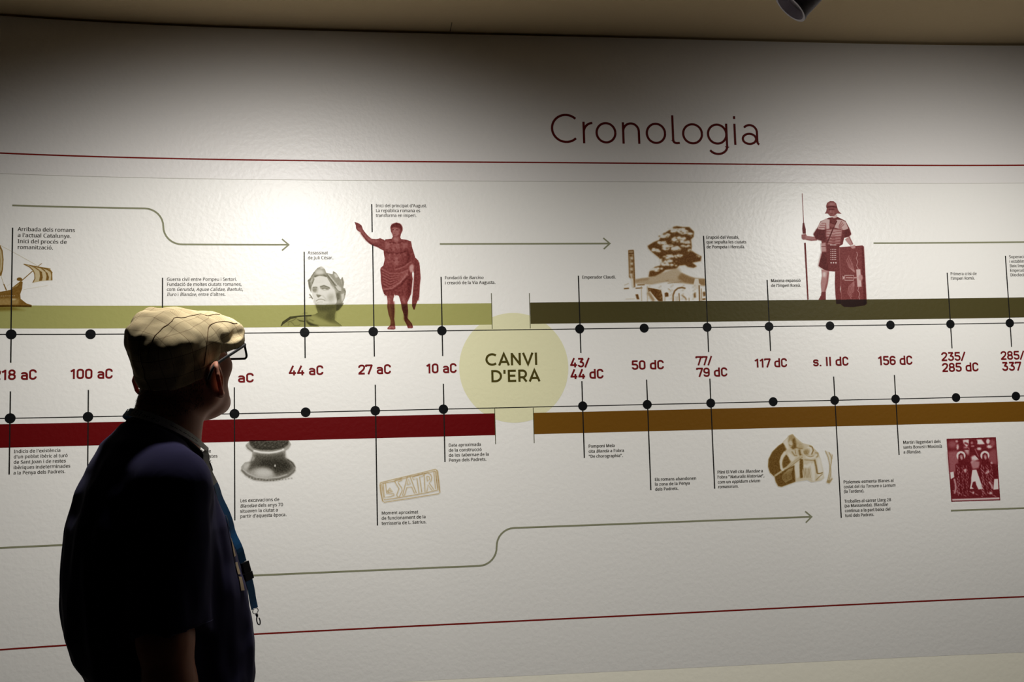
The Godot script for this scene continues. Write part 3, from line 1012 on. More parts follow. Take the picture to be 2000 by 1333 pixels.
	hang_picture("statue_picture", p, rgb(78, 20, 18), "dark red printed picture of a statue pointing with one raised arm", "statue")

func soldier_picture() -> void:
	var p := Ink.new(889, 1333, 360)
	# javelin
	p.line(0.75, [92, 45, 100, 210, 107, 368], 6)
	p.fill(0.92, [98, 370, 112, 365, 130, 440, 130, 485, 98, 485, 93, 430])
	p.fill(0.9, [112, 585, 130, 583, 161, 1197, 147, 1199])
	p.fill(0.55, [85, 495, 130, 488, 148, 518, 140, 550, 100, 552, 86, 530])
	p.fill(0.5, [130, 508, 235, 520, 252, 556, 190, 562, 130, 548])
	p.line(0.8, [135, 548, 190, 556, 250, 552], 8, 2)
	for j in 4:
		p.line(0.85, [88, 502 + j * 12, 125, 500 + j * 12], 3)
	# tunic and body
	p.fill(0.88, [380, 310, 470, 300, 560, 345, 600, 420, 622, 490, 600, 515, 545, 530, 530, 600, 495, 620, 500, 890, 450, 895, 380, 890, 345, 885, 268, 835, 300, 720, 305, 650, 300, 560, 240, 545, 212, 490, 250, 430, 290, 350])
	# helmet and face
	p.fill(0.74, [350, 185, 360, 150, 395, 128, 430, 130, 460, 155, 470, 195, 478, 225, 492, 245, 517, 268, 470, 266, 460, 272, 440, 292, 400, 296, 385, 285, 370, 266, 335, 266, 350, 245, 358, 210])
	p.fill(0.5, [368, 165, 400, 145, 440, 150, 452, 172, 400, 178], 5)
	p.line(0.97, [353, 198, 410, 188, 468, 196], 13)
	p.fill(0.66, [380, 215, 440, 212, 445, 260, 420, 288, 395, 285, 380, 255], 4)
	p.line(0.97, [378, 222, 440, 220], 12, 2)
	p.line(0.5, [402, 228, 398, 255], 8, 2)
	p.line(0.92, [392, 268, 425, 268], 5)
	p.fill(0.25, [412, 302, 470, 276, 466, 308, 432, 318], 2)
	# plate armour
	p.fill(0.26, [292, 356, 345, 322, 388, 332, 386, 430, 330, 440, 255, 452, 264, 400])
	p.fill(0.28, [465, 332, 520, 335, 562, 356, 592, 432, 545, 446, 490, 432, 440, 418, 450, 360])
	for j in 3:
		p.line(0.8, [300 - j * 15, 372 + j * 22, 345 - j * 6, 372 + j * 22, 350 - j * 6, 440], 6, 1)
		p.line(0.8, [520 + j * 12, 345 + j * 18, 490 + j * 10, 400 + j * 8, 495 + j * 16, 440], 6, 1)
	p.fill(0.42, [352, 442, 430, 436, 522, 442, 516, 512, 350, 520], 3)
	p.fill(0.62, [360, 522, 515, 514, 502, 598, 362, 600], 3)
	for j in 5:
		p.line(0.88, [356, 462 + j * 30, 430, 470 + j * 30, 516, 458 + j * 30], 5, 1)
		p.line(0.3, [370, 474 + j * 30, 410, 478 + j * 30], 5, 1)
		p.line(0.3, [450, 474 + j * 30, 500, 470 + j * 30], 5, 1)
	p.line(0.97, [466, 345, 425, 430, 360, 590], 13)
	p.blob(0.7, 415, 390, 30, 28, 4)
	p.line(0.96, [390, 360, 450, 385], 12, 2)
	p.fill(0.95, [215, 490, 250, 432, 335, 446, 345, 560, 300, 560, 240, 542], 4)
	p.fill(0.95, [545, 450, 600, 430, 622, 490, 600, 514, 548, 526], 4)
	# belt, scabbard, apron studs
	p.fill(0.4, [296, 590, 345, 580, 352, 680, 300, 682], 4)
	p.line(0.9, [298, 625, 350, 622], 6)
	p.line(0.15, [306, 730, 345, 726], 8, 1)
	for j in 5:
		p.blob(0.12, 398 + j * 14, 607, 6, 6)
	for j in 4:
		for i in 6:
			p.blob(0.22, 402 + j * 17, 655 + i * 22, 6, 5)
	for j in 3:
		p.blob(0.15, 404 + j * 26, 800, 8, 8)
	p.fill(0.96, [300, 700, 345, 690, 380, 880, 345, 884, 270, 834], 6)
	# legs and boots
	p.fill(0.48, [300, 872, 384, 890, 376, 960, 366, 1040, 340, 1122, 300, 1116, 292, 1020, 305, 940])
	p.fill(0.14, [312, 900, 350, 900, 345, 960, 312, 950], 8)
	p.line(0.75, [372, 905, 362, 1010, 335, 1110], 12, 4)
	p.fill(0.86, [300, 1116, 346, 1110, 347, 1200, 268, 1200, 295, 1150])
	p.fill(0.86, [448, 895, 508, 890, 512, 1000, 500, 1080, 522, 1200, 522, 1244, 460, 1244, 450, 1130, 445, 1020])
	# shield
	p.fill(0.82, [487, 632, 620, 622, 745, 612, 760, 626, 791, 1240, 770, 1260, 640, 1278, 545, 1275, 515, 1255])
	p.fill(0.93, [738, 620, 758, 626, 790, 1240, 762, 1258, 740, 900], 3)
	p.line(0.6, [492, 640, 520, 1250], 5, 1)
	p.fill(0.42, [612, 622, 664, 606, 670, 640, 632, 648], 2)
	p.fill(0.42, [555, 548, 600, 514, 642, 600, 616, 616, 590, 590])
	p.line(0.85, [600, 516, 640, 600], 7, 2)
	for j in 5:
		p.line(0.42, [600 + j * 9, 722 + j * 20, 572 + j * 17, 780 + j * 13, 600 + j * 12, 850 + j * 6, 660, 905 - j * 5], 5, 1)
		p.line(0.42, [655, 1000 + j * 8, 598 + j * 13, 1055 + j * 6, 586 + j * 15, 1125, 624 + j * 5, 1190 - j * 22], 5, 1)
	p.fill(0.24, [676, 872, 722, 868, 736, 1058, 690, 1062], 2)
	p.blob(0.42, 725, 960, 24, 32, 3)
	p.line(0.3, [552, 935, 648, 935, 648, 988, 552, 988, 552, 935], 8)
	p.fill(0.3, [528, 940, 548, 955, 548, 968, 530, 985])
	p.line(0.35, [565, 960, 640, 962], 12, 2)
	p.line(0.4, [650, 962, 690, 960], 14)
	p.line(0.4, [680, 682, 695, 715, 676, 750, 696, 790, 680, 830, 700, 866], 6)
	p.line(0.4, [705, 1064, 695, 1100, 716, 1130, 705, 1170, 716, 1198], 6)
	p.grain(0.05, 0.1, 5)
	hang_picture("soldier_picture", p, rgb(78, 20, 19), "dark red printed picture of a helmeted soldier with javelin and tall shield", "soldier")

func bust_picture() -> void:
	var p := Ink.new(1428, 1333, 340)
	p.fill(0.46, [720, 800, 1110, 790, 1100, 940, 1080, 1000, 1080, 1100, 1200, 1190, 1220, 1212, 600, 1212, 520, 1100, 545, 1020, 640, 1010, 720, 990, 765, 960, 740, 880])
	p.fill(0.12, [545, 1040, 700, 1010, 800, 1060, 1000, 1150, 1200, 1195, 1215, 1212, 760, 1212, 620, 1150], 20)
	p.fill(0.5, [640, 300, 700, 200, 760, 130, 830, 105, 900, 160, 920, 220, 1040, 250, 1050, 190, 1110, 225, 1150, 290, 1190, 350, 1225, 300, 1257, 400, 1240, 500, 1275, 515, 1287, 580, 1265, 700, 1225, 780, 1252, 780, 1230, 830, 1160, 910, 1100, 940, 1110, 800, 1120, 700, 1100, 600, 1070, 500, 990, 420, 930, 300, 800, 280, 720, 300, 680, 400, 650, 490, 642, 600, 600, 490, 582, 380, 600, 340])
	p.fill(0.13, [700, 300, 800, 282, 930, 300, 1000, 420, 1080, 520, 1110, 600, 1110, 700, 1100, 800, 1050, 830, 900, 820, 760, 815, 715, 790, 690, 720, 662, 640, 655, 560, 655, 500])
	# eyes, brows, nose, mouth
	p.fill(0.5, [662, 505, 752, 488, 756, 545, 730, 592, 680, 582, 660, 540], 8)
	p.line(0.72, [668, 496, 720, 488, 756, 494], 14, 3)
	p.line(0.7, [675, 548, 735, 540], 10, 3)
	p.fill(0.5, [806, 472, 892, 455, 992, 512, 960, 542, 870, 545, 810, 512], 8)
	p.line(0.74, [806, 482, 880, 460, 960, 490, 992, 512], 15, 3)
	p.line(0.7, [840, 520, 900, 512, 960, 524], 10, 3)
	p.blob(0.12, 890, 530, 26, 8, 3)
	p.line(0.3, [770, 500, 752, 610], 16, 6)
	p.fill(0.62, [735, 622, 800, 632, 838, 640, 810, 664, 772, 686, 748, 660], 4)
	p.line(0.34, [850, 640, 905, 700, 930, 750], 12, 5)
	p.line(0.62, [732, 748, 780, 716, 830, 712, 880, 726, 905, 745], 11, 2)
	p.line(0.3, [750, 778, 800, 768, 860, 768], 10, 3)
	p.line(0.2, [720, 380, 800, 372, 880, 380], 8, 3)
	p.line(0.2, [722, 405, 800, 398, 860, 402], 8, 3)
	p.fill(0.34, [950, 630, 1050, 600, 1085, 690, 1010, 780, 940, 720], 26)
	p.fill(0.28, [690, 700, 720, 780, 760, 820, 730, 830, 690, 760], 10)
	p.line(0.4, [1000, 430, 1085, 530, 1110, 620], 18, 8)
	# shade under the chin, nape
	p.fill(0.66, [722, 822, 860, 824, 1110, 800, 1096, 900, 960, 946, 820, 938, 760, 910], 18)
	p.fill(0.62, [960, 950, 1095, 900, 1080, 1000, 1078, 1090, 1000, 1110, 900, 1060], 26)
	p.fill(0.78, [1110, 800, 1230, 790, 1215, 840, 1160, 908, 1102, 936], 10)
	# hair locks and laurel leaves
	p.line(0.78, [700, 300, 760, 265, 860, 255, 930, 290], 26, 8)
	p.fill(0.2, [730, 180, 800, 150, 880, 190, 880, 250, 760, 262, 720, 240], 18)
	p.fill(0.18, [800, 112, 850, 110, 890, 150, 820, 150], 8)
	p.line(0.8, [700, 210, 640, 300], 9, 2)
	p.line(0.75, [640, 330, 605, 420, 625, 520], 22, 8)
	p.line(0.2, [660, 330, 625, 400], 16, 5)
	p.line(0.8, [700, 330, 665, 420], 10, 3)
	p.line(0.78, [580, 380, 600, 350], 14, 2)
	p.line(0.75, [610, 620, 640, 660, 670, 710], 16, 3)
	p.line(0.8, [602, 684, 650, 676], 8, 1)
	for j in 7:
		p.line(0.75, [930 + j * 30, 250 + j * 34, 985 + j * 28, 330 + j * 38], 12, 3)
		p.line(0.22, [960 + j * 30, 240 + j * 36, 1010 + j * 28, 320 + j * 38], 13, 4)
	p.fill(0.2, [1060, 240, 1110, 236, 1145, 300, 1100, 320], 8)
	p.fill(0.42, [1185, 370, 1222, 302, 1254, 400, 1236, 470], 2)
	p.line(0.7, [1220, 310, 1235, 460], 9, 2)
	p.fill(0.22, [1080, 470, 1150, 462, 1200, 500, 1205, 570, 1130, 565], 6)
	p.line(0.7, [1080, 480, 1140, 560, 1200, 575], 12, 3)
	p.fill(0.72, [1105, 600, 1180, 590, 1180, 700, 1130, 740, 1112, 690], 12)
	p.fill(0.22, [1200, 620, 1262, 600, 1255, 700, 1215, 770], 8)
	p.line(0.75, [1240, 540, 1280, 560, 1270, 640], 12, 3)
	# cloak
	p.fill(0.16, [110, 1205, 250, 1095, 350, 1055, 520, 1050, 620, 1180, 760, 1212, 110, 1212], 4)
	p.fill(0.78, [75, 1212, 110, 1130, 250, 1035, 400, 1018, 650, 1003, 645, 1030, 520, 1038, 400, 1048, 260, 1085, 120, 1185, 98, 1212])
	p.line(0.5, [470, 985, 580, 975], 5, 1)
	p.line(0.55, [500, 965, 570, 962], 5, 1)
	p.fill(0.72, [370, 1080, 450, 1105, 520, 1118, 515, 1135, 430, 1125], 3)
	p.fill(0.78, [530, 1080, 600, 1140, 700, 1180, 790, 1200, 760, 1212, 620, 1205, 560, 1150], 6)
	p.line(0.6, [200, 1140, 300, 1110, 370, 1065], 10, 3)
	p.line(0.55, [260, 1130, 310, 1170, 330, 1205, 420, 1200, 440, 1180], 9, 2)
	p.line(0.5, [230, 1140, 220, 1205], 7, 2)
	p.line(0.5, [600, 1080, 690, 1120], 14, 5)
	p.grain(0.05, 0.08, 8)
	hang_picture("bust_picture", p, rgb(42, 39, 25), "grey printed picture of a sculpted head wearing a laurel wreath", "bust")

func volcano_picture() -> void:
	var p := Ink.new(1411, 1333, 380)
	# slopes
	p.fill(0.34, [240, 905, 440, 882, 600, 830, 760, 790, 900, 780, 960, 820, 1080, 870, 1160, 900, 1310, 905, 1312, 1000, 900, 965, 700, 950, 480, 990, 240, 975], 6)
	p.fill(0.6, [880, 870, 945, 815, 1060, 868, 1160, 895, 1310, 906, 1312, 1010, 1160, 985, 1000, 962, 900, 910], 8)
	p.fill(0.3, [600, 830, 760, 770, 860, 700, 930, 790, 860, 900, 640, 920, 460, 960, 440, 890], 22)
	p.line(0.5, [240, 945, 330, 915, 440, 905], 26, 8)
	for j in 18:
		p.line(0.6, [700 + j * 32, 935 + (j * 37) % 40, 740 + j * 32, 925 + (j * 37) % 40], 7, 2)
	# ash cloud
	p.fill(0.84, [425, 400, 520, 340, 600, 310, 640, 240, 720, 180, 800, 130, 870, 95, 960, 110, 1060, 110, 1135, 180, 1130, 260, 1088, 300, 1100, 400, 1095, 470, 1170, 520, 1252, 560, 1240, 630, 1110, 655, 1180, 712, 1130, 735, 1040, 720, 1000, 690, 910, 700, 860, 745, 700, 765, 640, 810, 540, 860, 440, 872, 455, 790, 540, 720, 620, 700, 632, 640, 600, 580, 500, 500, 440, 440], 5)
	var rng := RandomNumberGenerator.new()
	rng.seed = 77
	# billows: pale ragged tops over dark undersides, in rows that follow the plume
	var rows := [860, 150, 240, 30, 1000, 190, 190, 28, 720, 235, 150, 30, 930, 285, 230, 30, 620, 345, 150, 26, 960, 345, 190, 22, 800, 425, 270, 34, 560, 465, 120, 24, 1010, 400, 120, 18, 740, 560, 130, 28, 890, 560, 110, 22, 700, 650, 140, 36, 800, 695, 150, 16, 560, 765, 170, 26, 1080, 462, 60, 14, 1200, 560, 70, 14]
	for j in range(0, rows.size(), 4):
		var n: int = 4 + int(rows[j + 2] / 26.0)
		for i in n:
			var x: float = rows[j] + (rng.randf() - 0.5) * rows[j + 2]
			var y: float = rows[j + 1] + (rng.randf() - 0.5) * rows[j + 3] * 1.6
			var r: float = rng.randf_range(0.5, 1.1) * rows[j + 3]
			p.blob(0.04, x, y, r * rng.randf_range(1.0, 1.7), r * 0.75, 6, 0.22, i + j)
			if i % 2:
				p.blob(0.7, x + r * 0.5, y + r * 0.95, r * 0.7, r * 0.3, 6, 0.25, i)
	for i in 34:
		p.blob(rng.randf_range(0.3, 0.75), rng.randf_range(640, 1110), rng.randf_range(140, 680), rng.randf_range(8, 20), rng.randf_range(5, 11), 5, 0.3, i)
	p.blob(0.72, 845, 118, 34, 16, 5, 0.2, 1)
	p.blob(0.6, 690, 212, 26, 15, 5, 0.2, 4)
	p.blob(0.6, 605, 250, 14, 10, 4)
	p.fill(0.86, [960, 560, 1080, 510, 1200, 560, 1230, 610, 1110, 640, 1000, 660, 930, 620], 10)
	p.fill(0.8, [640, 590, 700, 560, 690, 620, 650, 660], 8)
	# broken column at the left
	p.fill(0.5, [135, 466, 212, 460, 236, 900, 226, 1035, 200, 1035, 200, 900, 150, 890], 3)
	p.line(0.85, [137, 470, 148, 880], 9, 2)
	p.line(0.85, [210, 470, 232, 1030], 12, 2)
	p.line(0.9, [136, 515, 214, 512], 12)
	p.line(0.85, [135, 470, 212, 466], 12, 2)
	for j in 9:
		p.blob(0.12 if j % 2 else 0.8, 172 + (j * 13) % 30, 545 + j * 42, 20, 15, 5, 0.2, j)
	p.line(0.12, [178, 850, 190, 930, 205, 1030], 22, 6)
	p.line(0.82, [66, 1052, 142, 1046], 18, 2)
	p.line(0.3, [70, 1000, 140, 970], 8, 3)
	p.line(0.3, [90, 1210, 230, 1205], 6, 2)
	# ruined arches
	p.fill(0.86, [425, 1036, 520, 1050, 628, 1074, 650, 1150, 656, 1242, 592, 1242, 545, 1190, 480, 1110, 462, 1085, 440, 1110], 3)
	p.line(0.5, [430, 1110, 470, 1160, 520, 1240], 44, 8)
	p.line(0.85, [268, 995, 380, 992], 14, 3)
	p.line(0.85, [242, 1046, 345, 1040], 14, 2)
	p.fill(0.84, [240, 1140, 280, 1136, 300, 1215, 262, 1212], 3)
	p.line(0.4, [330, 1010, 335, 1240], 8, 3)
	p.line(0.4, [420, 1010, 425, 1240], 8, 3)
	p.line(0.75, [815, 1242, 815, 1150, 840, 1085, 890, 1045, 950, 1034, 1005, 1048], 22, 2)
	p.fill(0.86, [686, 1118, 715, 1108, 742, 1118, 745, 1170, 690, 1178], 3)
	p.line(0.6, [690, 1180, 690, 1240], 6, 1)
	p.line(0.8, [905, 1120, 912, 1242], 12, 2)
	p.line(0.4, [860, 1170, 862, 1240], 6, 2)
	p.line(0.4, [885, 1170, 887, 1240], 6, 2)
	p.line(0.7, [950, 1150, 1000, 1190, 1020, 1225], 16, 5)
	p.line(0.6, [1060, 1190, 1062, 1240], 8, 2)
	p.line(0.5, [740, 1050, 775, 1080], 8, 3)
	p.fill(0.8, [1130, 1130, 1160, 1105, 1165, 1185, 1135, 1190], 4)
	p.fill(0.08, [1150, 900, 1205, 900, 1215, 970, 1240, 985, 1200, 1060, 1150, 1050, 1130, 985], 3)
	p.line(0.8, [1215, 1000, 1225, 1240], 18, 3)
	p.line(0.6, [1250, 1050, 1255, 1240], 10, 3)
	p.fill(0.8, [1270, 1105, 1310, 1098, 1315, 1160, 1280, 1170], 4)
	p.line(0.75, [1265, 1215, 1316, 1210], 26, 3)
	for j in 40:
		p.blob(0.35, 430 + (j * 173) % 860, 975 + (j * 59) % 240, 14, 5, 4, 0.2, j)
	p.grain(0.07, 0.12, 11)
	hang_picture("volcano_picture", p, rgb(74, 38, 8), "brown printed picture of an erupting volcano above ruined arches", "volcano", 0.0, 0.94, 0.0, 0.94)

func vessel_picture() -> void:
	var p := Ink.new(1800, 1333, 480)
	p.fill(0.36, [858, 62, 915, 8, 1425, 8, 1452, 58, 1420, 112, 1380, 142, 1375, 230, 1420, 252, 1490, 300, 1516, 360, 1490, 430, 1400, 490, 1250, 535, 1100, 541, 950, 522, 850, 462, 800, 402, 798, 350, 848, 292, 918, 282, 942, 220, 942, 160, 880, 112], 3)
	p.fill(0.9, [905, 10, 1420, 8, 1412, 60, 1350, 108, 1200, 134, 1050, 130, 960, 110, 912, 60], 6)
	p.fill(0.78, [912, -8, 1080, -16, 1130, 10, 915, 12], 3)
	for j in 40:
		p.blob(0.62, 930 + (j * 131) % 470, 15 + (j * 47) % 90, 12, 7, 4, 0.2, j)
	p.fill(0.76, [975, 178, 1100, 192, 1260, 180, 1362, 160, 1372, 240, 1450, 300, 1495, 370, 1400, 440, 1250, 470, 1210, 410, 1100, 355, 970, 372, 880, 412, 905, 320, 955, 240], 22)
	p.fill(0.9, [1060, 260, 1250, 250, 1370, 270, 1440, 330, 1400, 400, 1260, 420, 1180, 370, 1020, 330], 24)
	p.blob(0.16, 1095, 430, 120, 55, 26)
	p.fill(0.22, [830, 320, 900, 292, 910, 330, 870, 380, 835, 390], 14)
	p.line(0.3, [965, 220, 945, 270], 26, 10)
	p.line(0.04, [955, 138, 1050, 160, 1160, 166, 1260, 154, 1360, 122], 26, 3)
	p.line(0.6, [962, 120, 1060, 142, 1200, 146, 1330, 122], 7, 3)
	p.line(0.7, [862, 70, 885, 110, 950, 150], 12, 5)
	p.line(0.6, [800, 390, 870, 460, 980, 510, 1120, 526, 1290, 510, 1420, 470, 1505, 390], 24, 4)
	p.line(0.2, [815, 380, 890, 440, 1000, 488, 1130, 502, 1280, 488, 1400, 450], 10, 3)
	for j in 30:
		p.blob(0.75 if j % 2 else 0.25, 880 + j * 20, 478 + 44 * sin(j * 0.1) + (j * 7) % 12, 8, 5, 3)
	p.line(0.8, [1400, 256, 1460, 292, 1500, 350], 12, 3)
	p.blob(0.02, 1240, 336, 9, 16, 3)
	p.grain(0.08, 0.14, 13)
	hang_picture("vessel_picture", p, rgb(32, 29, 22), "grey printed picture of a wide flared ancient vessel rim", "vessel", 0.42, 0.86, 0.0, 0.42)

func relief_picture() -> void:
	var p := Ink.new(1666, 1333, 380)
	p.fill(0.24, [545, 130, 630, 92, 692, 150, 850, 290, 1050, 338, 1100, 400, 1190, 490, 1245, 620, 1310, 900, 1325, 1050, 1250, 1105, 1050, 1142, 960, 1092, 700, 1132, 560, 1182, 400, 1242, 320, 1226, 270, 1120, 240, 1010, 150, 930, 110, 800, 120, 640, 200, 480, 330, 350, 430, 280, 440, 250, 520, 170], 4)
	p.fill(0.08, [1160, 560, 1260, 640, 1320, 1000, 1250, 1090, 1180, 980], 24)
	p.fill(0.86, [430, 286, 330, 352, 200, 482, 120, 642, 110, 800, 150, 932, 240, 1016, 400, 900, 380, 800, 360, 680, 400, 560, 470, 470, 520, 410, 480, 340], 6)
	p.fill(0.86, [250, 1016, 450, 880, 680, 770, 690, 1000, 700, 1130, 560, 1180, 400, 1240, 328, 1225, 275, 1130], 6)
	p.fill(0.84, [440, 620, 500, 540, 560, 600, 600, 700, 500, 810, 430, 840, 400, 760], 8)
	# head and veil
	p.fill(0.5, [560, 130, 640, 96, 690, 160, 720, 290, 690, 380, 640, 420, 560, 350, 540, 260], 8)
	p.fill(0.8, [630, 200, 690, 180, 730, 300, 720, 400, 650, 430, 600, 390, 650, 330], 12)
	p.fill(0.26, [545, 280, 600, 220, 640, 300, 620, 360, 580, 370], 8)
	p.fill(0.4, [700, 220, 850, 310, 900, 420, 760, 400], 20)
	p.line(0.8, [560, 330, 620, 350], 8, 3)
	p.line(0.75, [700, 380, 800, 410, 860, 405], 18, 6)
	# folds, arms, limbs
	p.fill(0.12, [440, 270, 520, 190, 540, 300, 560, 420, 500, 420], 10)
	p.line(0.14, [480, 480, 410, 590, 385, 700, 400, 840, 440, 890], 56, 6)
	p.line(0.7, [440, 640, 420, 760, 440, 840], 14, 5)
	p.fill(0.12, [540, 480, 640, 560, 700, 600, 650, 690, 580, 660, 545, 580], 10)
	p.line(0.75, [620, 470, 680, 560, 740, 560], 16, 5)
	p.line(0.7, [690, 430, 710, 530], 12, 4)
	p.line(0.3, [720, 430, 740, 520], 18, 6)
	p.line(0.82, [780, 430, 800, 540, 840, 560], 40, 10)
	p.line(0.36, [250, 1002, 400, 904], 38, 3)
	p.line(0.34, [500, 830, 860, 548], 38, 3)
	p.line(0.8, [260, 1030, 400, 935], 8, 3)
	p.line(0.8, [510, 862, 860, 590], 8, 3)
	p.fill(0.12, [690, 742, 780, 690, 796, 1000, 760, 1040, 722, 1056, 684, 850], 8)
	p.fill(0.84, [795, 630, 862, 640, 872, 800, 850, 900, 866, 1040, 800, 1056, 790, 800], 8)
	p.line(0.1, [880, 780, 960, 800, 1040, 730], 60, 10)
	p.fill(0.1, [1030, 770, 1100, 700, 1130, 900, 1120, 1120, 1070, 1110], 8)
	for j in 5:
		p.line(0.75, [880 + j * 34, 840, 890 + j * 30, 940, 905 + j * 30, 1040], 11, 4)
		p.line(0.12, [896 + j * 34, 840, 906 + j * 30, 940, 921 + j * 30, 1040], 11, 4)
	for j in 7:
		p.line(0.4, [560 + j * 14, 860 - j * 6, 440 + j * 26, 960, 420 + j * 34, 1060, 490 + j * 14, 1150 - j * 10], 9, 3)
	p.line(0.7, [890, 655, 1000, 660, 1110, 668], 12, 3)
	p.line(0.75, [1115, 650, 1150, 800, 1175, 950], 32, 6)
	p.line(0.7, [1170, 950, 1240, 950, 1296, 930], 22, 4)
	p.line(0.6, [1140, 1100, 1210, 1030, 1290, 960], 16, 4)
	p.line(0.12, [920, 580, 1020, 620, 1120, 590, 1170, 540], 46, 8)
	p.line(0.66, [930, 560, 1020, 590, 1100, 570], 10, 4)
	p.blob(0.5, 940, 480, 60, 60, 12)
	for j in 3:
		p.line(0.75, [880 + j * 26, 460, 890 + j * 28, 510, 920 + j * 30, 540], 8, 3)
	p.line(0.74, [1000, 350, 1070, 380, 1088, 450, 1050, 540], 20, 4)
	p.line(0.08, [960, 380, 1030, 400, 1045, 470, 1010, 530], 26, 5)
	p.line(0.6, [1130, 500, 1190, 510, 1190, 570, 1150, 600], 22, 5)
	# detached rim at the right
	p.fill(0.14, [1352, 455, 1432, 485, 1508, 540, 1490, 680, 1470, 800, 1490, 980, 1508, 1060, 1440, 1168, 1372, 1145, 1432, 940, 1452, 800, 1432, 650], 3)
	p.line(0.6, [1350, 455, 1412, 600, 1446, 760, 1444, 900, 1400, 1120], 13, 2)
	p.line(0.62, [1430, 490, 1478, 590, 1486, 680, 1466, 800, 1470, 920, 1430, 1150], 13, 2)
	p.fill(0.55, [1372, 1145, 1400, 1080, 1440, 1100, 1500, 1050, 1508, 1070, 1440, 1168], 5)
	p.line(0.55, [1500, 540, 1496, 640], 12, 3)
	p.grain(0.07, 0.1, 17)
	hang_picture("relief_picture", p, rgb(80, 50, 12), "brown printed picture of a broken clay relief with a seated figure", "relief")

func engraving_picture() -> void:
	var p := Ink.new(1083, 1333, 320)
	p.fill(0.9, [72, 150, 872, 121, 945, 1146, 150, 1170])
	# sky: clouds and light openings
	p.fill(0.62, [90, 360, 240, 340, 330, 420, 250, 560, 300, 700, 118, 690], 14)
	p.fill(0.68, [760, 360, 870, 300, 905, 560, 800, 560, 740, 460], 14)
	p.fill(0.06, [335, 168, 430, 160, 440, 225, 400, 285, 345, 220], 4)
	p.fill(0.06, [560, 160, 640, 158, 695, 235, 600, 240, 560, 230], 4)
	p.fill(0.3, [350, 270, 440, 300, 430, 420, 370, 360], 12)
	p.fill(0.12, [470, 440, 540, 410, 610, 480, 520, 510, 480, 500], 8)
	p.fill(0.45, [480, 500, 610, 520, 600, 620, 500, 640, 460, 560], 10)
	p.blob(0.1, 745, 190, 30, 42, 6, 0.2, 2)
	p.blob(0.1, 770, 275, 45, 28, 6, 0.2, 3)
	p.blob(0.14, 250, 280, 20, 46, 6, 0.2, 5)
	p.blob(0.2, 235, 190, 22, 20, 6, 0.2, 6)
	p.blob(0.65, 165, 240, 70, 60, 18)
	p.blob(0.66, 820, 220, 40, 60, 14)
	p.blob(0.12, 600, 310, 36, 24, 6, 0.2, 8)
	p.line(0.8, [360, 210, 430, 240], 30, 5)
	# winged figure
	p.fill(0.92, [430, 190, 470, 170, 500, 190, 505, 240, 520, 300, 560, 380, 620, 470, 600, 490, 520, 400, 450, 360, 440, 270])
	p.fill(0.88, [510, 230, 570, 165, 575, 220, 540, 260])
	p.fill(0.88, [540, 265, 680, 240, 690, 275, 560, 285])
	p.fill(0.88, [300, 310, 420, 300, 440, 330, 320, 325])
	p.blob(0.42, 482, 215, 18, 22, 5)
	p.line(0.3, [470, 270, 520, 265], 18, 5)
	p.line(0.45, [530, 310, 590, 440], 10, 3)
	# two haloed standing figures
	for j in 2:
		var c: float = 305 if j == 0 else 694
		var y: float = 428 if j == 0 else 424
		p.blob(0.06, c, y - 4, 74, 76, 2)
		p.fill(0.93, [c - 45, y + 60, c - 40, y - 20, c - 5, y - 50, c + 40, y - 30, c + 55, y + 40, c + 60, y + 110, c - 40, y + 110], 3)
		p.fill(0.28, [c - 18, y - 8, c + 18, y - 20, c + 30, y + 40, c + 12, y + 70, c - 8, y + 40], 6)
		p.line(0.92, [c - 10, y + 4, c + 22, y - 2], 6, 2)
	p.fill(0.93, [215, 560, 300, 540, 420, 520, 470, 560, 480, 700, 450, 820, 460, 960, 420, 1080, 240, 1080, 250, 900, 215, 760], 4)
	p.fill(0.93, [600, 600, 650, 540, 760, 520, 850, 560, 890, 680, 900, 790, 840, 860, 830, 1000, 700, 1080, 660, 960, 590, 700], 4)
	# light between and beside them
	p.fill(0.05, [490, 655, 556, 650, 580, 720, 605, 790, 662, 962, 590, 972, 555, 900, 540, 840, 500, 850, 478, 930, 515, 960, 450, 962, 470, 860, 472, 780], 2)
	p.fill(0.05, [130, 692, 186, 682, 196, 772, 140, 806], 2)
	p.fill(0.05, [846, 802, 906, 800, 916, 968, 832, 976], 2)
	p.line(0.3, [195, 800, 215, 880, 220, 960, 200, 1040], 26, 6)
	p.line(0.2, [760, 845, 800, 900, 820, 960], 24, 5)
	p.fill(0.2, [345, 655, 390, 630, 395, 680, 370, 705], 5)
	p.fill(0.25, [690, 715, 750, 650, 775, 690, 730, 720], 6)
	p.fill(0.2, [780, 540, 800, 520, 830, 548, 800, 560], 4)
	p.line(0.35, [470, 540, 520, 490], 26, 6)
	# engraved modelling strokes
	for j in 46:
		var x := 235 + (j * 71) % 210
		var y := 580 + (j * 113) % 480
		p.line(0.45 if j % 3 else 0.25, [x, y, x + 10, y + 40], 8, 3)
		p.line(0.45 if j % 3 else 0.25, [x + 405 - (j % 5) * 6, y - 10, x + 412, y + 36], 8, 3)
	for j in 16:
		p.line(0.4, [170 + (j * 97) % 700, 990 + (j * 41) % 100, 200 + (j * 97) % 700, 1000 + (j * 41) % 100], 9, 3)
	p.blob(0.15, 505, 1025, 16, 20, 4)
	p.blob(0.15, 790, 1030, 26, 18, 5)
	# caption strip and border
	p.fill(0.14, [160, 1126, 930, 1100, 934, 1130, 165, 1154], 1)
	p.line(0.95, [76, 153, 869, 125, 941, 1142, 153, 1166, 76, 153], 10)
	p.grain(0.05, 0.12, 19)
	hang_picture("engraving_picture", p, rgb(86, 16, 20), "dark red printed engraving of two haloed standing figures", "engraving")

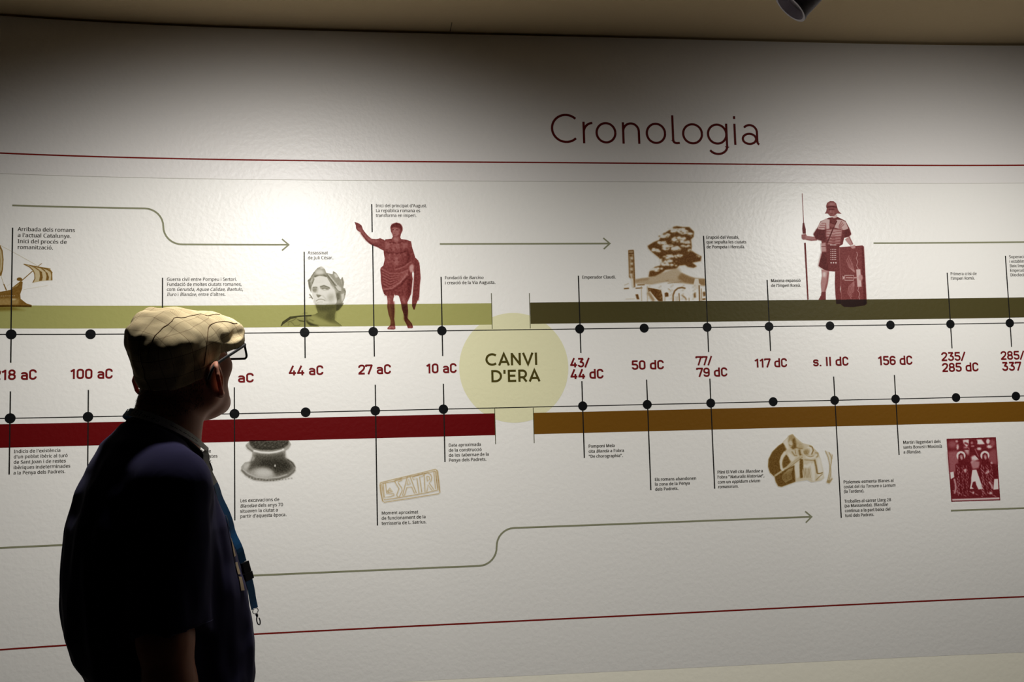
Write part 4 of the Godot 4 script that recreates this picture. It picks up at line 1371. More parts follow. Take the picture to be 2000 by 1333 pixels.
func ship_picture() -> void:
	var p := Ink.new(1333, 1333, 440, -533)
	p.line(0.35, [0, 265, 250, 400, 500, 540], 4)
	p.line(0.3, [80, 800, 200, 700], 3)
	p.line(0.25, [300, 840, 620, 788], 3)
	# brown wash printed under the hull
	p.fill(0.5, [-500, 1062, 150, 1070, 340, 1112, 240, 1108, 0, 1118, -500, 1110], 10)
	p.fill(0.86, [-500, 790, -420, 850, -300, 884, 0, 868, 80, 856, 140, 840, 200, 790, 262, 732, 287, 740, 280, 830, 255, 900, 260, 960, 310, 1000, 345, 1025, 405, 1040, 405, 1068, 300, 1066, 150, 1063, -400, 1070, -480, 1000])
	p.fill(0.66, [-420, 950, 0, 958, 250, 965, 230, 1035, 0, 1050, -400, 1050], 10)
	p.fill(0.94, [-420, 1045, 250, 1040, 400, 1050, 400, 1066, -400, 1068], 3)
	for j in 22:
		p.line(0.2, [-330 + j * 24, 936 - j * 0.6, -318 + j * 24, 932 - j * 0.6], 6)
	p.blob(0.35, 170, 968, 34, 10, 5)
	p.line(0.3, [195, 805, 235, 768], 7, 2)
	p.blob(0.88, 245, 706, 36, 23)
	p.line(0.84, [150, 822, 290, 712, 420, 598], 11)
	p.line(0.8, [488, 538, 540, 500], 7)
	p.line(0.5, [5, 665, 40, 770], 5)
	p.line(0.84, [40, 768, 76, 852], 14)
	# fore sail with stripes
	p.fill(0.34, [300, 508, 380, 520, 500, 545, 650, 570, 682, 620, 680, 722, 600, 725, 520, 735, 418, 753, 446, 700, 440, 640, 420, 590, 370, 545])
	p.fill(0.88, [500, 585, 540, 612, 552, 680, 542, 724, 502, 730, 516, 660, 508, 610])
	p.fill(0.88, [580, 600, 615, 625, 634, 680, 628, 720, 594, 723, 602, 660])
	p.fill(0.84, [650, 600, 676, 626, 682, 720, 660, 720, 664, 650])
	p.line(0.84, [300, 508, 375, 545, 425, 592, 446, 640, 448, 700, 420, 752], 12)
	p.line(0.84, [375, 522, 440, 548, 500, 590], 13)
	p.line(0.84, [440, 536, 530, 560, 585, 604], 14)
	p.line(0.84, [510, 550, 600, 575, 655, 606], 14)
	p.line(0.84, [580, 562, 640, 580, 680, 622], 10)
	p.line(0.8, [300, 508, 500, 545, 655, 570], 6)
	# main sail, cut by the picture edge
	p.fill(0.84, [-420, 262, -5, 262, 25, 330, 38, 450, 30, 580, 10, 662, -380, 662, -350, 460])
	for j in 4:
		p.fill(0.36, [-20 - j * 105, 300, 8 - j * 105, 320, 24 - j * 105, 450, 14 - j * 105, 590, -12 - j * 105, 630, -4 - j * 105, 460], 2)
	p.grain(0.05, 0.08, 23)
	hang_picture("ship_picture", p, rgb(92, 58, 12), "brown printed picture of an ancient ship with striped sail", "ship")

func stamp_picture() -> void:
	var p := Ink.new(1818, 1333, 560)
	var outlines := [
		[255, 630, 420, 588, 580, 550, 740, 512, 905, 470, 930, 492, 945, 620, 956, 742, 940, 760, 780, 785, 620, 812, 460, 835, 300, 860, 280, 840, 266, 740, 255, 630],
		[272, 640, 440, 606, 600, 560, 760, 524, 900, 490, 916, 600, 934, 715, 780, 752, 620, 780, 460, 808, 300, 832, 284, 740, 272, 640],
		[250, 650, 262, 760, 285, 850], [918, 478, 938, 600, 950, 730],
		[290, 640, 316, 634, 330, 755, 415, 762, 420, 776, 380, 792, 302, 802, 290, 640],
		[332, 742, 366, 690, 400, 738, 340, 746, 352, 735, 366, 712, 384, 736],
		[510, 575, 462, 590, 430, 600, 424, 616, 450, 660, 474, 700, 446, 775, 458, 796, 476, 800, 512, 724, 505, 690, 470, 640, 462, 618, 512, 600],
		[515, 782, 546, 660, 574, 552, 604, 556, 650, 680, 678, 752, 656, 756, 624, 680, 568, 684, 538, 780, 515, 782],
		[566, 650, 586, 586, 608, 646, 566, 650],
		[630, 562, 756, 522, 766, 546, 716, 562, 742, 742, 710, 756, 684, 574, 642, 592, 630, 562],
		[770, 526, 810, 512, 846, 530, 860, 566, 850, 610, 828, 632, 886, 714, 862, 720, 816, 652, 802, 734, 780, 742, 770, 526],
		[800, 548, 830, 560, 834, 590, 808, 616, 800, 548],
		[884, 500, 906, 706, 930, 702, 908, 496, 884, 500]]
	for o in outlines:
		p.line(0.9, o, 8.5, 1)
	p.grain(0.09, 0.06, 29)
	hang_picture("stamp_picture", p, rgb(140, 106, 56), "tan line drawing of a tilted stamp with outlined letters", "stamp", 0.12, 0.55, 0.32, 0.68)

# ------------------------------------------------------------------ implicit surfaces
func ell(p: Vector3, c: Vector3, r: Vector3) -> float:
	var q := p - c
	var k0 := (q / r).length()
	var k1 := (q / (r * r)).length()
	return k0 * (k0 - 1.0) / maxf(k1, 1e-6)

func cone(p: Vector3, a: Vector3, b: Vector3, ra: float, rb: float) -> float:
	var d := b - a
	var t := clampf((p - a).dot(d) / d.length_squared(), 0.0, 1.0)
	return (p - a - d * t).length() - lerpf(ra, rb, t)

func smin(a: float, b: float, k: float) -> float:
	var h := maxf(k - absf(a - b), 0.0) / k
	return minf(a, b) - h * h * k * 0.25

# surface nets: one vertex in each crossed cell, one quad round each crossed edge
func nets(f: Callable, lo: Vector3, hi: Vector3, h: float) -> Tri:
	var B := 4
	var bx := ceili((hi.x - lo.x) / (h * B))
	var by := ceili((hi.y - lo.y) / (h * B))
	var bz := ceili((hi.z - lo.z) / (h * B))
	var nx := bx * B + 1
	var ny := by * B + 1
	var nz := bz * B + 1
	var val := PackedFloat32Array()
	val.resize(nx * ny * nz)
	val.fill(1e9)
	var cell := PackedInt32Array()
	cell.resize(nx * ny * nz)
	cell.fill(-1)
	var blocks := []
	var reach := B * h * 0.5 * 1.733 * 1.5 + h
	for k in bz:
		for j in by:
			for i in bx:
				var c := lo + Vector3(i + 0.5, j + 0.5, k + 0.5) * h * B
				if absf(f.call(c)) > reach:
					continue
				blocks.append(Vector3i(i * B, j * B, k * B))
				for z in range(k * B, k * B + B + 1):
					for y in range(j * B, j * B + B + 1):
						for x in range(i * B, i * B + B + 1):
							var id := (z * ny + y) * nx + x
							if val[id] > 1e8:
								val[id] = f.call(lo + Vector3(x, y, z) * h)
	var t := Tri.new()
	var dy := nx
	var dz := nx * ny
	var offs := [0, 1, dy, dy + 1, dz, dz + 1, dz + dy, dz + dy + 1]
	var edges := [0, 1, 2, 3, 4, 5, 6, 7, 0, 2, 1, 3, 4, 6, 5, 7, 0, 4, 1, 5, 2, 6, 3, 7]
	var v := PackedFloat32Array()
	v.resize(8)
	for b in blocks:
		for z in range(b.z, b.z + B):
			for y in range(b.y, b.y + B):
				for x in range(b.x, b.x + B):
					var id := (z * ny + y) * nx + x
					var neg := 0
					for q in 8:
						v[q] = val[id + offs[q]]
						if v[q] < 0.0:
							neg += 1
					if neg == 0 or neg == 8:
						continue
					var s := Vector3.ZERO
					var n := 0
					for e in range(0, 24, 2):
						var a: int = edges[e]
						var c: int = edges[e + 1]
						if (v[a] < 0.0) != (v[c] < 0.0):
							var w := v[a] / (v[a] - v[c])
							var pa := Vector3(a & 1, (a >> 1) & 1, a >> 2)
							var pc := Vector3(c & 1, (c >> 1) & 1, c >> 2)
							s += pa.lerp(pc, w)
							n += 1
					var g := Vector3(v[1] + v[3] + v[5] + v[7] - v[0] - v[2] - v[4] - v[6], v[2] + v[3] + v[6] + v[7] - v[0] - v[1] - v[4] - v[5], v[4] + v[5] + v[6] + v[7] - v[0] - v[1] - v[2] - v[3])
					cell[id] = t.vert(lo + (Vector3(x, y, z) + s / n) * h, g.normalized())
	for b in blocks:
		for z in range(b.z, b.z + B):
			for y in range(b.y, b.y + B):
				for x in range(b.x, b.x + B):
					var id := (z * ny + y) * nx + x
					if cell[id] < 0:
						continue
					var s0 := val[id] < 0.0
					if (val[id + 1] < 0.0) != s0 and y > 0 and z > 0:
						net_quad(t, cell[id], cell[id - dy], cell[id - dy - dz], cell[id - dz])
					if (val[id + dy] < 0.0) != s0 and x > 0 and z > 0:
						net_quad(t, cell[id], cell[id - 1], cell[id - 1 - dz], cell[id - dz])
					if (val[id + dz] < 0.0) != s0 and x > 0 and y > 0:
						net_quad(t, cell[id], cell[id - 1], cell[id - 1 - dy], cell[id - dy])
	# normals from the finished faces: smoother than the cell gradients
	var acc := PackedVector3Array()
	acc.resize(t.v.size())
	for q in range(0, t.i.size(), 3):
		var fn := (t.v[t.i[q + 2]] - t.v[t.i[q]]).cross(t.v[t.i[q + 1]] - t.v[t.i[q]])
		for e in 3:
			acc[t.i[q + e]] += fn
	for q in t.v.size():
		if acc[q].length_squared() > 0.0:
			t.n[q] = (acc[q].normalized() + t.n[q] * 0.35).normalized()
	return t

func net_quad(t: Tri, a: int, b: int, c: int, d: int) -> void:
	if mini(mini(a, b), mini(c, d)) < 0:
		return
	t.tri(a, b, c)
	t.tri(a, c, d)

func grad(f: Callable, p: Vector3) -> Vector3:
	var e := 0.002
	return Vector3(f.call(p + Vector3(e, 0, 0)) - f.call(p - Vector3(e, 0, 0)), f.call(p + Vector3(0, e, 0)) - f.call(p - Vector3(0, e, 0)), f.call(p + Vector3(0, 0, e)) - f.call(p - Vector3(0, 0, e))).normalized()

func settle(f: Callable, p: Vector3, off: float) -> Vector3:
	for k in 8:
		p -= grad(f, p) * (f.call(p) - off) * 0.9
	return p

# ------------------------------------------------------------------ the visitor
# own axes: x to the viewer's right, y up, z towards the viewer; he stands side-on, head turned to the wall
const FWD := Vector3(0.951, 0, -0.309)      # chest
const RIGHT := Vector3(0.309, 0, 0.951)     # his right-hand side
const HEAD_AT := Vector3(0.025, 1.6, -0.01)
var hf: Vector3
var hu: Vector3
var hr: Vector3
var cloth_noise := FastNoiseLite.new()

func head_axes() -> void:
	var a := deg_to_rad(40.0)
	var b := deg_to_rad(17.0)
	hf = Vector3(sin(a) * cos(b), sin(b), -cos(a) * cos(b))
	hu = Vector3(-sin(a) * sin(b), cos(b), cos(a) * sin(b))
	hr = Vector3(cos(a), 0, sin(a))

func from_head(q: Vector3) -> Vector3:      # q = forward, up, right
	return HEAD_AT + hf * q.x + hu * q.y + hr * q.z

func to_head(p: Vector3) -> Vector3:
	var d := p - HEAD_AT
	return Vector3(d.dot(hf), d.dot(hu), d.dot(hr))

const EAR := [0.012, 0.004, 0.014, 0.022, 0.002, 0.034, -0.014, 0.029, -0.022, 0.012, -0.02, -0.01, -0.01, -0.028]

func neck_sdf(p: Vector3) -> float:
	var d := cone(p, Vector3(-0.008, 1.40, 0.0), Vector3(0.016, 1.57, -0.005), 0.068, 0.057)
	d = smin(d, cone(p, Vector3(-0.045, 1.46, 0.0), Vector3(-0.008, 1.55, 0.0), 0.035, 0.045), 0.03)
	return smin(d, cone(p, Vector3(-0.03, 1.39, 0.0) + RIGHT * 0.07, Vector3(-0.005, 1.49, 0.0) + RIGHT * 0.015, 0.02, 0.045), 0.03)

func skull_sdf(p: Vector3) -> float:
	var q := to_head(p)
	var m := Vector3(q.x, q.y, absf(q.z))
	var d := ell(q, Vector3(-0.012, 0.034, 0), Vector3(0.0945, 0.068, 0.0745))
	d = smin(d, ell(q, Vector3(0.042, -0.035, 0), Vector3(0.056, 0.088, 0.06)), 0.04)
	d = smin(d, cone(m, Vector3(0.0, -0.058, 0.05), Vector3(0.082, -0.098, 0.014), 0.02, 0.019), 0.035)
	d = smin(d, cone(m, Vector3(-0.005, -0.02, 0.055), Vector3(0.0, -0.058, 0.05), 0.022, 0.02), 0.03)
	d = smin(d, ell(m, Vector3(0.068, -0.012, 0.043), Vector3(0.026, 0.024, 0.024)), 0.03)
	d = smin(d, cone(q, Vector3(0.092, 0.032, 0), Vector3(0.118, -0.022, 0), 0.007, 0.011), 0.014)
	d = smin(d, ell(m, Vector3(0.106, -0.024, 0.011), Vector3(0.011, 0.008, 0.008)), 0.008)
	d = smin(d, cone(m, Vector3(0.092, 0.034, 0.008), Vector3(0.078, 0.036, 0.045), 0.01, 0.009), 0.014)
	d = -smin(-d, ell(m, Vector3(0.102, 0.014, 0.032), Vector3(0.016, 0.012, 0.019)), 0.01)
	d = minf(d, (m - Vector3(0.08, 0.014, 0.031)).length() - 0.0125)
	d = smin(d, ell(q, Vector3(0.098, -0.052, 0), Vector3(0.012, 0.006, 0.024)), 0.008)
	d = smin(d, ell(q, Vector3(0.096, -0.063, 0), Vector3(0.012, 0.006, 0.02)), 0.008)
	d = smin(d, ell(q, Vector3(0.086, -0.094, 0), Vector3(0.02, 0.018, 0.024)), 0.02)
	d = smin(d, neck_sdf(p), 0.03)
	# ears
	var e := Vector2(q.x + 0.004, q.y + 0.026)
	if absf(e.x) < 0.06 and absf(e.y) < 0.07 and m.z > 0.05:
		var far: float = 0.092 - e.x * 0.7
		var ear := ell(Vector3(e.x, e.y, m.z), Vector3(-0.001, 0.0, 0.083), Vector3(0.019, 0.034, 0.013))
		var rim := 1.0
		for k in range(0, EAR.size() - 2, 2):
			var a := Vector3(EAR[k], EAR[k + 1], 0.092 - EAR[k] * 0.7)
			var b := Vector3(EAR[k + 2], EAR[k + 3], 0.092 - EAR[k + 2] * 0.7)
			rim = minf(rim, cone(Vector3(e.x, e.y, m.z), a, b, 0.0048, 0.0048))
		rim = smin(rim, (Vector3(e.x, e.y, m.z) - Vector3(-0.002, -0.031, 0.09)).length() - 0.0085, 0.008)
		rim = smin(rim, cone(Vector3(e.x, e.y, m.z), Vector3(0.006, 0.012, 0.087), Vector3(0.004, -0.016, 0.087), 0.004, 0.005), 0.006)
		ear = smin(ear, rim, 0.007)
		var hollow := ell(Vector3(e.x, e.y, m.z), Vector3(-0.004, 0.002, far + 0.004), Vector3(0.01, 0.018, 0.008))
		ear = maxf(ear, -hollow)
		d = smin(d, ear, 0.006)
	return d

func arm_points(side: float) -> Array:
	var b := Vector3(-0.046, 0, 0)
	if side > 0:
		return [b + RIGHT * 0.168 + Vector3(0, 1.372, 0), Vector3(-0.006, 1.085, 0.19), Vector3(0.02, 0.835, 0.172)]
	return [b - RIGHT * 0.168 + Vector3(0, 1.372, 0), Vector3(-0.085, 1.085, -0.185), Vector3(-0.03, 0.85, -0.17)]

func body_sdf(p: Vector3) -> float:
	var d := neck_sdf(p)
	d = smin(d, ell(p, Vector3(-0.035, 1.25, 0), Vector3(0.1, 0.2, 0.13)), 0.04)
	for s in [1.0, -1.0]:
		var a := arm_points(s)
		d = smin(d, cone(p, a[0], a[1], 0.055, 0.0495), 0.03)
		d = smin(d, cone(p, a[1], a[1].lerp(a[2], 0.35), 0.0485, 0.046), 0.02)
		d = smin(d, cone(p, a[1].lerp(a[2], 0.35), a[2], 0.046, 0.028), 0.02)
	return d

# right or left hand hanging: palm, four fingers, thumb
func hand_sdf(p: Vector3, side: float) -> float:
	var w: Vector3 = arm_points(side)[2]
	var out := RIGHT * side
	var f := FWD
	var q := p - w
	var x := q.dot(f)
	var z := q.dot(out)
	var r := Vector3(x, q.y, z)
	var d := cone(r, Vector3(0, 0.04, 0), Vector3(0, -0.01, 0), 0.03, 0.026)
	d = smin(d, ell(r, Vector3(0.004, -0.055, 0), Vector3(0.042, 0.05, 0.017)), 0.02)
	for k in 4:
		var bx: float = 0.033 - k * 0.0205
		var l: float = [0.86, 1.0, 0.94, 0.74][k]
		var a := Vector3(bx, -0.088 + absf(k - 1.3) * 0.004, 0.0)
		var b := a + Vector3(0.003, -0.036 * l, -0.007)
		var c := b + Vector3(0.0, -0.022 * l, -0.013)
		var e := c + Vector3(-0.001, -0.014 * l, -0.014)
		var fd := minf(cone(r, a, b, 0.0095, 0.0088), minf(cone(r, b, c, 0.0088, 0.008), cone(r, c, e, 0.008, 0.007)))
		d = smin(d, fd, 0.004)
	var t0 := Vector3(0.03, -0.02, -0.006)
	var t1 := Vector3(0.052, -0.05, -0.018)
	var t2 := Vector3(0.054, -0.082, -0.026)
	var th := minf(cone(r, t0, t1, 0.014, 0.0105), cone(r, t1, t2, 0.0105, 0.008))
	return smin(d, th, 0.008)

# shirt: stacked cross-sections [height, centre x, half width across the shoulders, half depth]
const TORSO := [
	[0.80, 0.01, 0.172, 0.138], [0.95, 0.008, 0.18, 0.146], [0.98, 0.005, 0.182, 0.156], [1.029, -0.007, 0.182, 0.170],
	[1.077, -0.017, 0.182, 0.1745], [1.137, -0.025, 0.184, 0.1735], [1.216, -0.0355, 0.19, 0.163], [1.276, -0.043, 0.195, 0.151],
	[1.346, -0.048, 0.185, 0.127], [1.396, -0.048, 0.165, 0.105], [1.446, -0.05, 0.125, 0.078], [1.476, -0.05, 0.09, 0.05], [1.50, -0.052, 0.05, 0.03]]

func torso_sdf(p: Vector3) -> float:
	var k := 0
	while k < TORSO.size() - 2 and p.y > TORSO[k + 1][0]:
		k += 1
	var a: Array = TORSO[k]
	var b: Array = TORSO[k + 1]
	var t := clampf((p.y - a[0]) / (b[0] - a[0]), 0.0, 1.0)
	t = t * t * (3.0 - 2.0 * t) * 0.4 + t * 0.6
	var c := Vector3(lerpf(a[1], b[1], t), p.y, 0)
	var q := p - c
	var l: float = q.dot(RIGHT) / lerpf(a[2], b[2], t)
	var dp := lerpf(a[3], b[3], t)
	var f: float = q.dot(FWD) / dp
	var e := pow(pow(absf(l), 2.3) + pow(absf(f), 2.3), 1.0 / 2.3)
	var d := (e - 1.0) * dp * 0.82
	return maxf(d, maxf(p.y - 1.492, 0.872 - p.y))

func shirt_sdf(p: Vector3) -> float:
	var d := torso_sdf(p)
	for s in [1.0, -1.0]:
		var a := arm_points(s)
		var hem: Vector3 = a[0].lerp(a[1], 0.985)
		var sl := cone(p, a[0] + Vector3(0, -0.012, 0), hem + Vector3(0.005, 0, 0), 0.064, 0.071)
		# the sleeve opens a little towards its hem and is cut off straight
		sl = maxf(sl, 1.1 - p.y - (p.x - hem.x) * 0.02)
		d = smin(d, sl, 0.035)
		d = smin(d, cone(p, Vector3(-0.045, 1.405, 0.0) + RIGHT * 0.07 * s, a[0] + Vector3(0, -0.005, 0), 0.05, 0.058), 0.04)
	if absf(d) < 0.05:
		var w := clampf((1.42 - p.y) / 0.2, 0.0, 1.0)
		d += cloth_noise.get_noise_3d(p.x * 1.3, p.y * 0.42, p.z * 1.3) * 0.0075 * (0.35 + 0.65 * w)
		# hanging folds of the loose back
		d += sin(p.x * 95.0 + p.z * 40.0 + p.y * 7.0) * 0.0016 * w
	return d

func over_sdf(p: Vector3) -> float:
	return minf(shirt_sdf(p), minf(neck_sdf(p), collar_sdf(p)))

func collar_point(a: float) -> Vector3:
	return Vector3(0.002, 1.437, 0) + FWD * cos(a) * 0.072 + RIGHT * sin(a) * 0.074 + Vector3(0, -0.053 * cos(a) + 0.008 * sin(a) * sin(a), 0)

func collar_sdf(p: Vector3) -> float:
	var d := 1.0
	for k in 24:
		d = minf(d, (p - collar_point(TAU * k / 24.0)).length() - 0.012)
	return d

# cap, in head axes (forward, up, right)
func cap_sdf(q: Vector3) -> float:
	# shallow dome over a band that narrows towards its lower edge
	var dome := ell(Vector3(q.x, q.y + 0.1 * q.x + 0.3 * q.z, q.z), Vector3(-0.006, 0.006, 0), Vector3(0.136, 0.119, 0.113)) * 0.9
	var t := clampf(q.y / 0.075, -0.4, 1.0)
	var rf := lerpf(0.0945, 0.1055, t)
	var rl := lerpf(0.0765, 0.084, t)
	var e := Vector2((q.x + 0.012) / rf, q.z / rl).length()
	var band := (e - 1.0) * rl * 0.92
	var d := -smin(-dome, -band, 0.022)
	# the crown runs forward and down over the peak
	d = smin(d, ell(q, Vector3(0.066, 0.058, 0), Vector3(0.082, 0.038, 0.078)), 0.03)
	d = smin(d, ell(q, Vector3(0.122, 0.047, 0), Vector3(0.045, 0.027, 0.07)), 0.01)
	# soft dents and folds of the cloth
	if absf(d) < 0.03:
		d += cloth_noise.get_noise_3d(q.x * 1.6 + 9.0, q.y * 1.6, q.z * 1.6) * 0.0055
	# open underside, tilted down to the nape
	d = maxf(d, (0.004 + 0.13 * q.x - 0.1 * absf(q.z)) - q.y)
	return d

func peak_sdf(q: Vector3) -> float:
	var bend := q.y - 0.048 + 3.2 * q.z * q.z + 0.14 * (q.x - 0.1)
	var r := Vector2((q.x - 0.075) / 0.1, q.z / 0.088).length()
	return maxf(absf(bend) - 0.009, (r - 1.0) * 0.08) * 0.8

func hat_sdf(q: Vector3) -> float:
	return smin(cap_sdf(q), peak_sdf(q), 0.012)

func placed(t: Tri) -> Tri:                 # from head axes into the figure's axes
	var o := Tri.new()
	for k in t.v.size():
		o.vert(from_head(t.v[k]), (hf * t.n[k].x + hu * t.n[k].y + hr * t.n[k].z).normalized(), t.uv[k])
	for k in range(0, t.i.size(), 3):
		o.tri(t.i[k], t.i[k + 1], t.i[k + 2])
	return o

func head_path(pts: Array, f, off: float, steps := 8) -> Array:
	var curve := Curve3D.new()
	var n := pts.size()
	for k in n:
		var a: Vector3 = pts[maxi(k - 1, 0)]
		var b: Vector3 = pts[mini(k + 1, n - 1)]
		var t := (b - a) / 6.0
		curve.add_point(pts[k], -t, t)
	var out := []
	for k in n - 1:
		for j in steps:
			out.append(curve.sample(k, float(j) / steps))
	out.append(pts[n - 1])
	if f != null:
		for k in out.size():
			out[k] = settle(f, out[k], off)
	return out

func check_cloth() -> StandardMaterial3D:
	# woven check: fine hairlines with a wider, thin overcheck
	var n := 256
	var im := Image.create(n, n, false, Image.FORMAT_RGB8)
	var base := rgb(228, 208, 164)
	var rng := RandomNumberGenerator.new()
	rng.seed = 4
	for y in n:
		for x in n:
			var c := base
			var fine := x % 128 < 64
			if x % 6 < 2 and fine:
				c = c.lerp(rgb(136, 112, 80), 0.4)
			if y % 6 < 2 and y % 128 < 64:
				c = c.lerp(rgb(136, 112, 80), 0.36)
			if (x + y) % 4 < 2:
				c = c.lerp(rgb(168, 146, 108), 0.15)
			if x % 128 < 3 or y % 128 < 3:
				c = c.lerp(rgb(90, 62, 40), 0.7)
			im.set_pixel(x, y, c.lerp(Color.BLACK, rng.randf() * 0.06))
	var m := mat(Color.WHITE, 0.92, 0.25)
	m.albedo_texture = ImageTexture.create_from_image(im)
	m.uv1_triplanar = true
	m.uv1_scale = Vector3.ONE * 12.5
	m.uv1_offset = Vector3(0.1, 0.3, 0.05)
	return m

func shirt_normal(p: Vector3) -> Vector3:
	return grad(shirt_sdf, p)

func ribbon(path: Array, f: Callable, width: float, thick: float, i0: int, i1: int) -> Tri:
	var t := Tri.new()
	var prev := []
	for k in range(i0, i1 + 1):
		var a: Vector3 = path[maxi(k - 1, 0)]
		var b: Vector3 = path[mini(k + 1, path.size() - 1)]
		var tan := (b - a).normalized()
		var n: Vector3 = f.call(path[k])
		n = (n - tan * n.dot(tan)).normalized()
		var s := tan.cross(n) * width * 0.5
		var ring := [path[k] - s, path[k] + s, path[k] + s + n * thick, path[k] - s + n * thick]
		if prev.size():
			for j in 4:
				t.quad(prev[j], prev[(j + 1) % 4], ring[(j + 1) % 4], ring[j], ((ring[j] + ring[(j + 1) % 4]) * 0.5 - path[k] - n * thick * 0.5).normalized())
		if k == i0 or k == i1:
			t.quad(ring[0], ring[1], ring[2], ring[3], -tan if k == i0 else tan)
		prev = ring
	return t

func build_person() -> void:
	head_axes()
	cloth_noise.seed = 12
	cloth_noise.frequency = 9.0
	cloth_noise.fractal_octaves = 2
	var o := thing("person", "person in tan checked flat cap, glasses and navy shirt looking at the mural", "person", Vector3(-0.397, 0, 1.524))
	o.rotation.y = deg_to_rad(9.689)
	# ---- body: head, neck, trunk, arms and hands in one skin
	var skin := mat(rgb(196, 134, 108), 0.6, 0.4)
	skin.subsurf_scatter_enabled = true
	skin.subsurf_scatter_strength = 0.12
	var body := nets(skull_sdf, Vector3(-0.12, 1.47, -0.16), Vector3(0.2, 1.74, 0.15), 0.0034)
	body.add(nets(body_sdf, Vector3(-0.22, 0.82, -0.28), Vector3(0.12, 1.53, 0.28), 0.011))
	body.add(nets(func(p: Vector3) -> float: return hand_sdf(p, 1.0), Vector3(-0.08, 0.6, 0.05), Vector3(0.14, 0.89, 0.26), 0.0042))
	body.add(nets(func(p: Vector3) -> float: return hand_sdf(p, -1.0), Vector3(-0.13, 0.61, -0.27), Vector3(0.1, 0.9, -0.06), 0.0042))
	part("body", body.mesh(), skin, o, "face, neck and bare arms")
	# ---- short hair at the nape and temples
	part("hair", hair_tufts().mesh(), mat(rgb(70, 56, 46), 0.8, 0.3), o, "short cropped dark hair under the cap")
	# ---- shirt
	var navy := mat(rgb(50, 47, 76), 0.95, 0.2)
	navy.rim_enabled = true
	navy.rim = 0.15
	var shirt := part("shirt", nets(shirt_sdf, Vector3(-0.25, 0.85, -0.3), Vector3(0.22, 1.52, 0.3), 0.0065).mesh(), navy, o, "loose navy short-sleeved shirt")
	var ring := []
	for k in 48:
		ring.append(collar_point(TAU * k / 48.0))
	part("collar", tube(ring, 0.0125, 10, true, 1.35).mesh(), mat(rgb(30, 28, 42), 0.95, 0.2), shirt)
	var hem := []
	for s in [1.0, -1.0]:
		var a := arm_points(s)
		var c: Vector3 = a[0].lerp(a[1], 0.985)
		hem = []
		for k in 36:
			var an := TAU * k / 36.0
			var hp := Vector3(c.x + 0.005 + cos(an) * 0.071, 0, c.z + sin(an) * 0.071)
			hp.y = 1.112 - (hp.x - c.x) * 0.02
			hem.append(settle(shirt_sdf, hp, 0.0003))
		part("sleeve_hem", tube(hem, 0.0011, 6, true).mesh(), mat(rgb(52, 50, 70), 0.95, 0.2), shirt)
	var print_paint := mat(rgb(176, 156, 128), 0.9, 0.2)
	for q in [[0.086, 1.292, 0.094, 1.255, 0.085], [0.096, 1.249, 0.103, 1.216, 0.082], [0.106, 1.203, 0.112, 1.176, 0.08], [0.113, 1.17, 0.118, 1.144, 0.078]]:
		var path := head_path([Vector3(q[0], q[1], q[4]), Vector3(q[2], q[3], q[4])], shirt_sdf, 0.0012, 4)
		part("chest_print", ribbon(path, shirt_normal, 0.017, 0.0006, 0, path.size() - 1).mesh(), print_paint, shirt, "beige printed lettering block on the chest")
	# ---- trousers and shoes (below the picture)
	part("trousers", nets(trouser_sdf, Vector3(-0.2, 0.03, -0.26), Vector3(0.24, 0.99, 0.28), 0.012).mesh(), mat(rgb(44, 44, 50), 0.9, 0.3), o, "dark long trousers")
	for s in [1.0, -1.0]:
		var shoe := part("shoe", nets(func(p: Vector3) -> float: return shoe_sdf(p, s), Vector3(-0.16, -0.012, -0.24), Vector3(0.26, 0.14, 0.24), 0.0075).mesh(), mat(rgb(48, 42, 38), 0.6), o, "dark low shoe")
		var fc := foot_at(s)
		part("sole", box_mesh(fc + FWD * 0.055 + Vector3(0, 0.006, 0), Vector3(0.2, 0.012, 0.075)), mat(rgb(24, 22, 22), 0.9), shoe)
	cap(o)
	glasses(o)
	lanyard(o)

func hair_tufts() -> Tri:
	var rng := RandomNumberGenerator.new()
	rng.seed = 21
	var t := Tri.new()
	for k in 2600:
		# scattered over the back of the head below the cap
		var an := rng.randf_range(-1.65, 1.65)
		var up := rng.randf_range(-0.075, 0.0)
		var q := Vector3(-cos(an) * 0.1, up, sin(an) * 0.08)
		if absf(an) > 1.2 and up < -0.03:
			continue
		var p := settle(skull_sdf, from_head(q), 0.0) if true else Vector3.ZERO
		var n := grad(skull_sdf, p)
		var d := (n * 0.75 + Vector3(0, -0.9, 0) + Vector3(rng.randf() - 0.5, rng.randf() - 0.5, rng.randf() - 0.5) * 0.6).normalized()
		var s := d.cross(n).normalized() * 0.00045
		var l := rng.randf_range(0.004, 0.0085)
		var a := p - n * 0.001
		var nn := n
		var e := t.vert(a - s, nn)
		t.vert(a + s, nn)
		t.vert(a + d * l, nn)
		t.vert(a + n * 0.0006, nn)
		t.tri(e, e + 1, e + 2)
		t.tri(e, e + 3, e + 2)
		t.tri(e + 1, e + 3, e + 2)
	return t

func foot_at(s: float) -> Vector3:
	return Vector3(0.0, 0, 0) + RIGHT * 0.1 * s + FWD * (0.02 * s)

func trouser_sdf(p: Vector3) -> float:
	var d := ell(p, Vector3(0.01, 0.9, 0), Vector3(0.14, 0.12, 0.17))
	for s in [1.0, -1.0]:
		var hip: Vector3 = Vector3(0.01, 0.86, 0) + RIGHT * 0.085 * s
		var knee: Vector3 = Vector3(0.015, 0.48, 0) + RIGHT * 0.095 * s + FWD * (0.02 * s + 0.01)
		var foot: Vector3 = foot_at(s) + Vector3(0, 0.07, 0)
		d = smin(d, cone(p, hip, knee, 0.093, 0.072), 0.03)
		d = smin(d, cone(p, knee, foot, 0.07, 0.062), 0.02)
	return maxf(d, 0.045 - p.y)

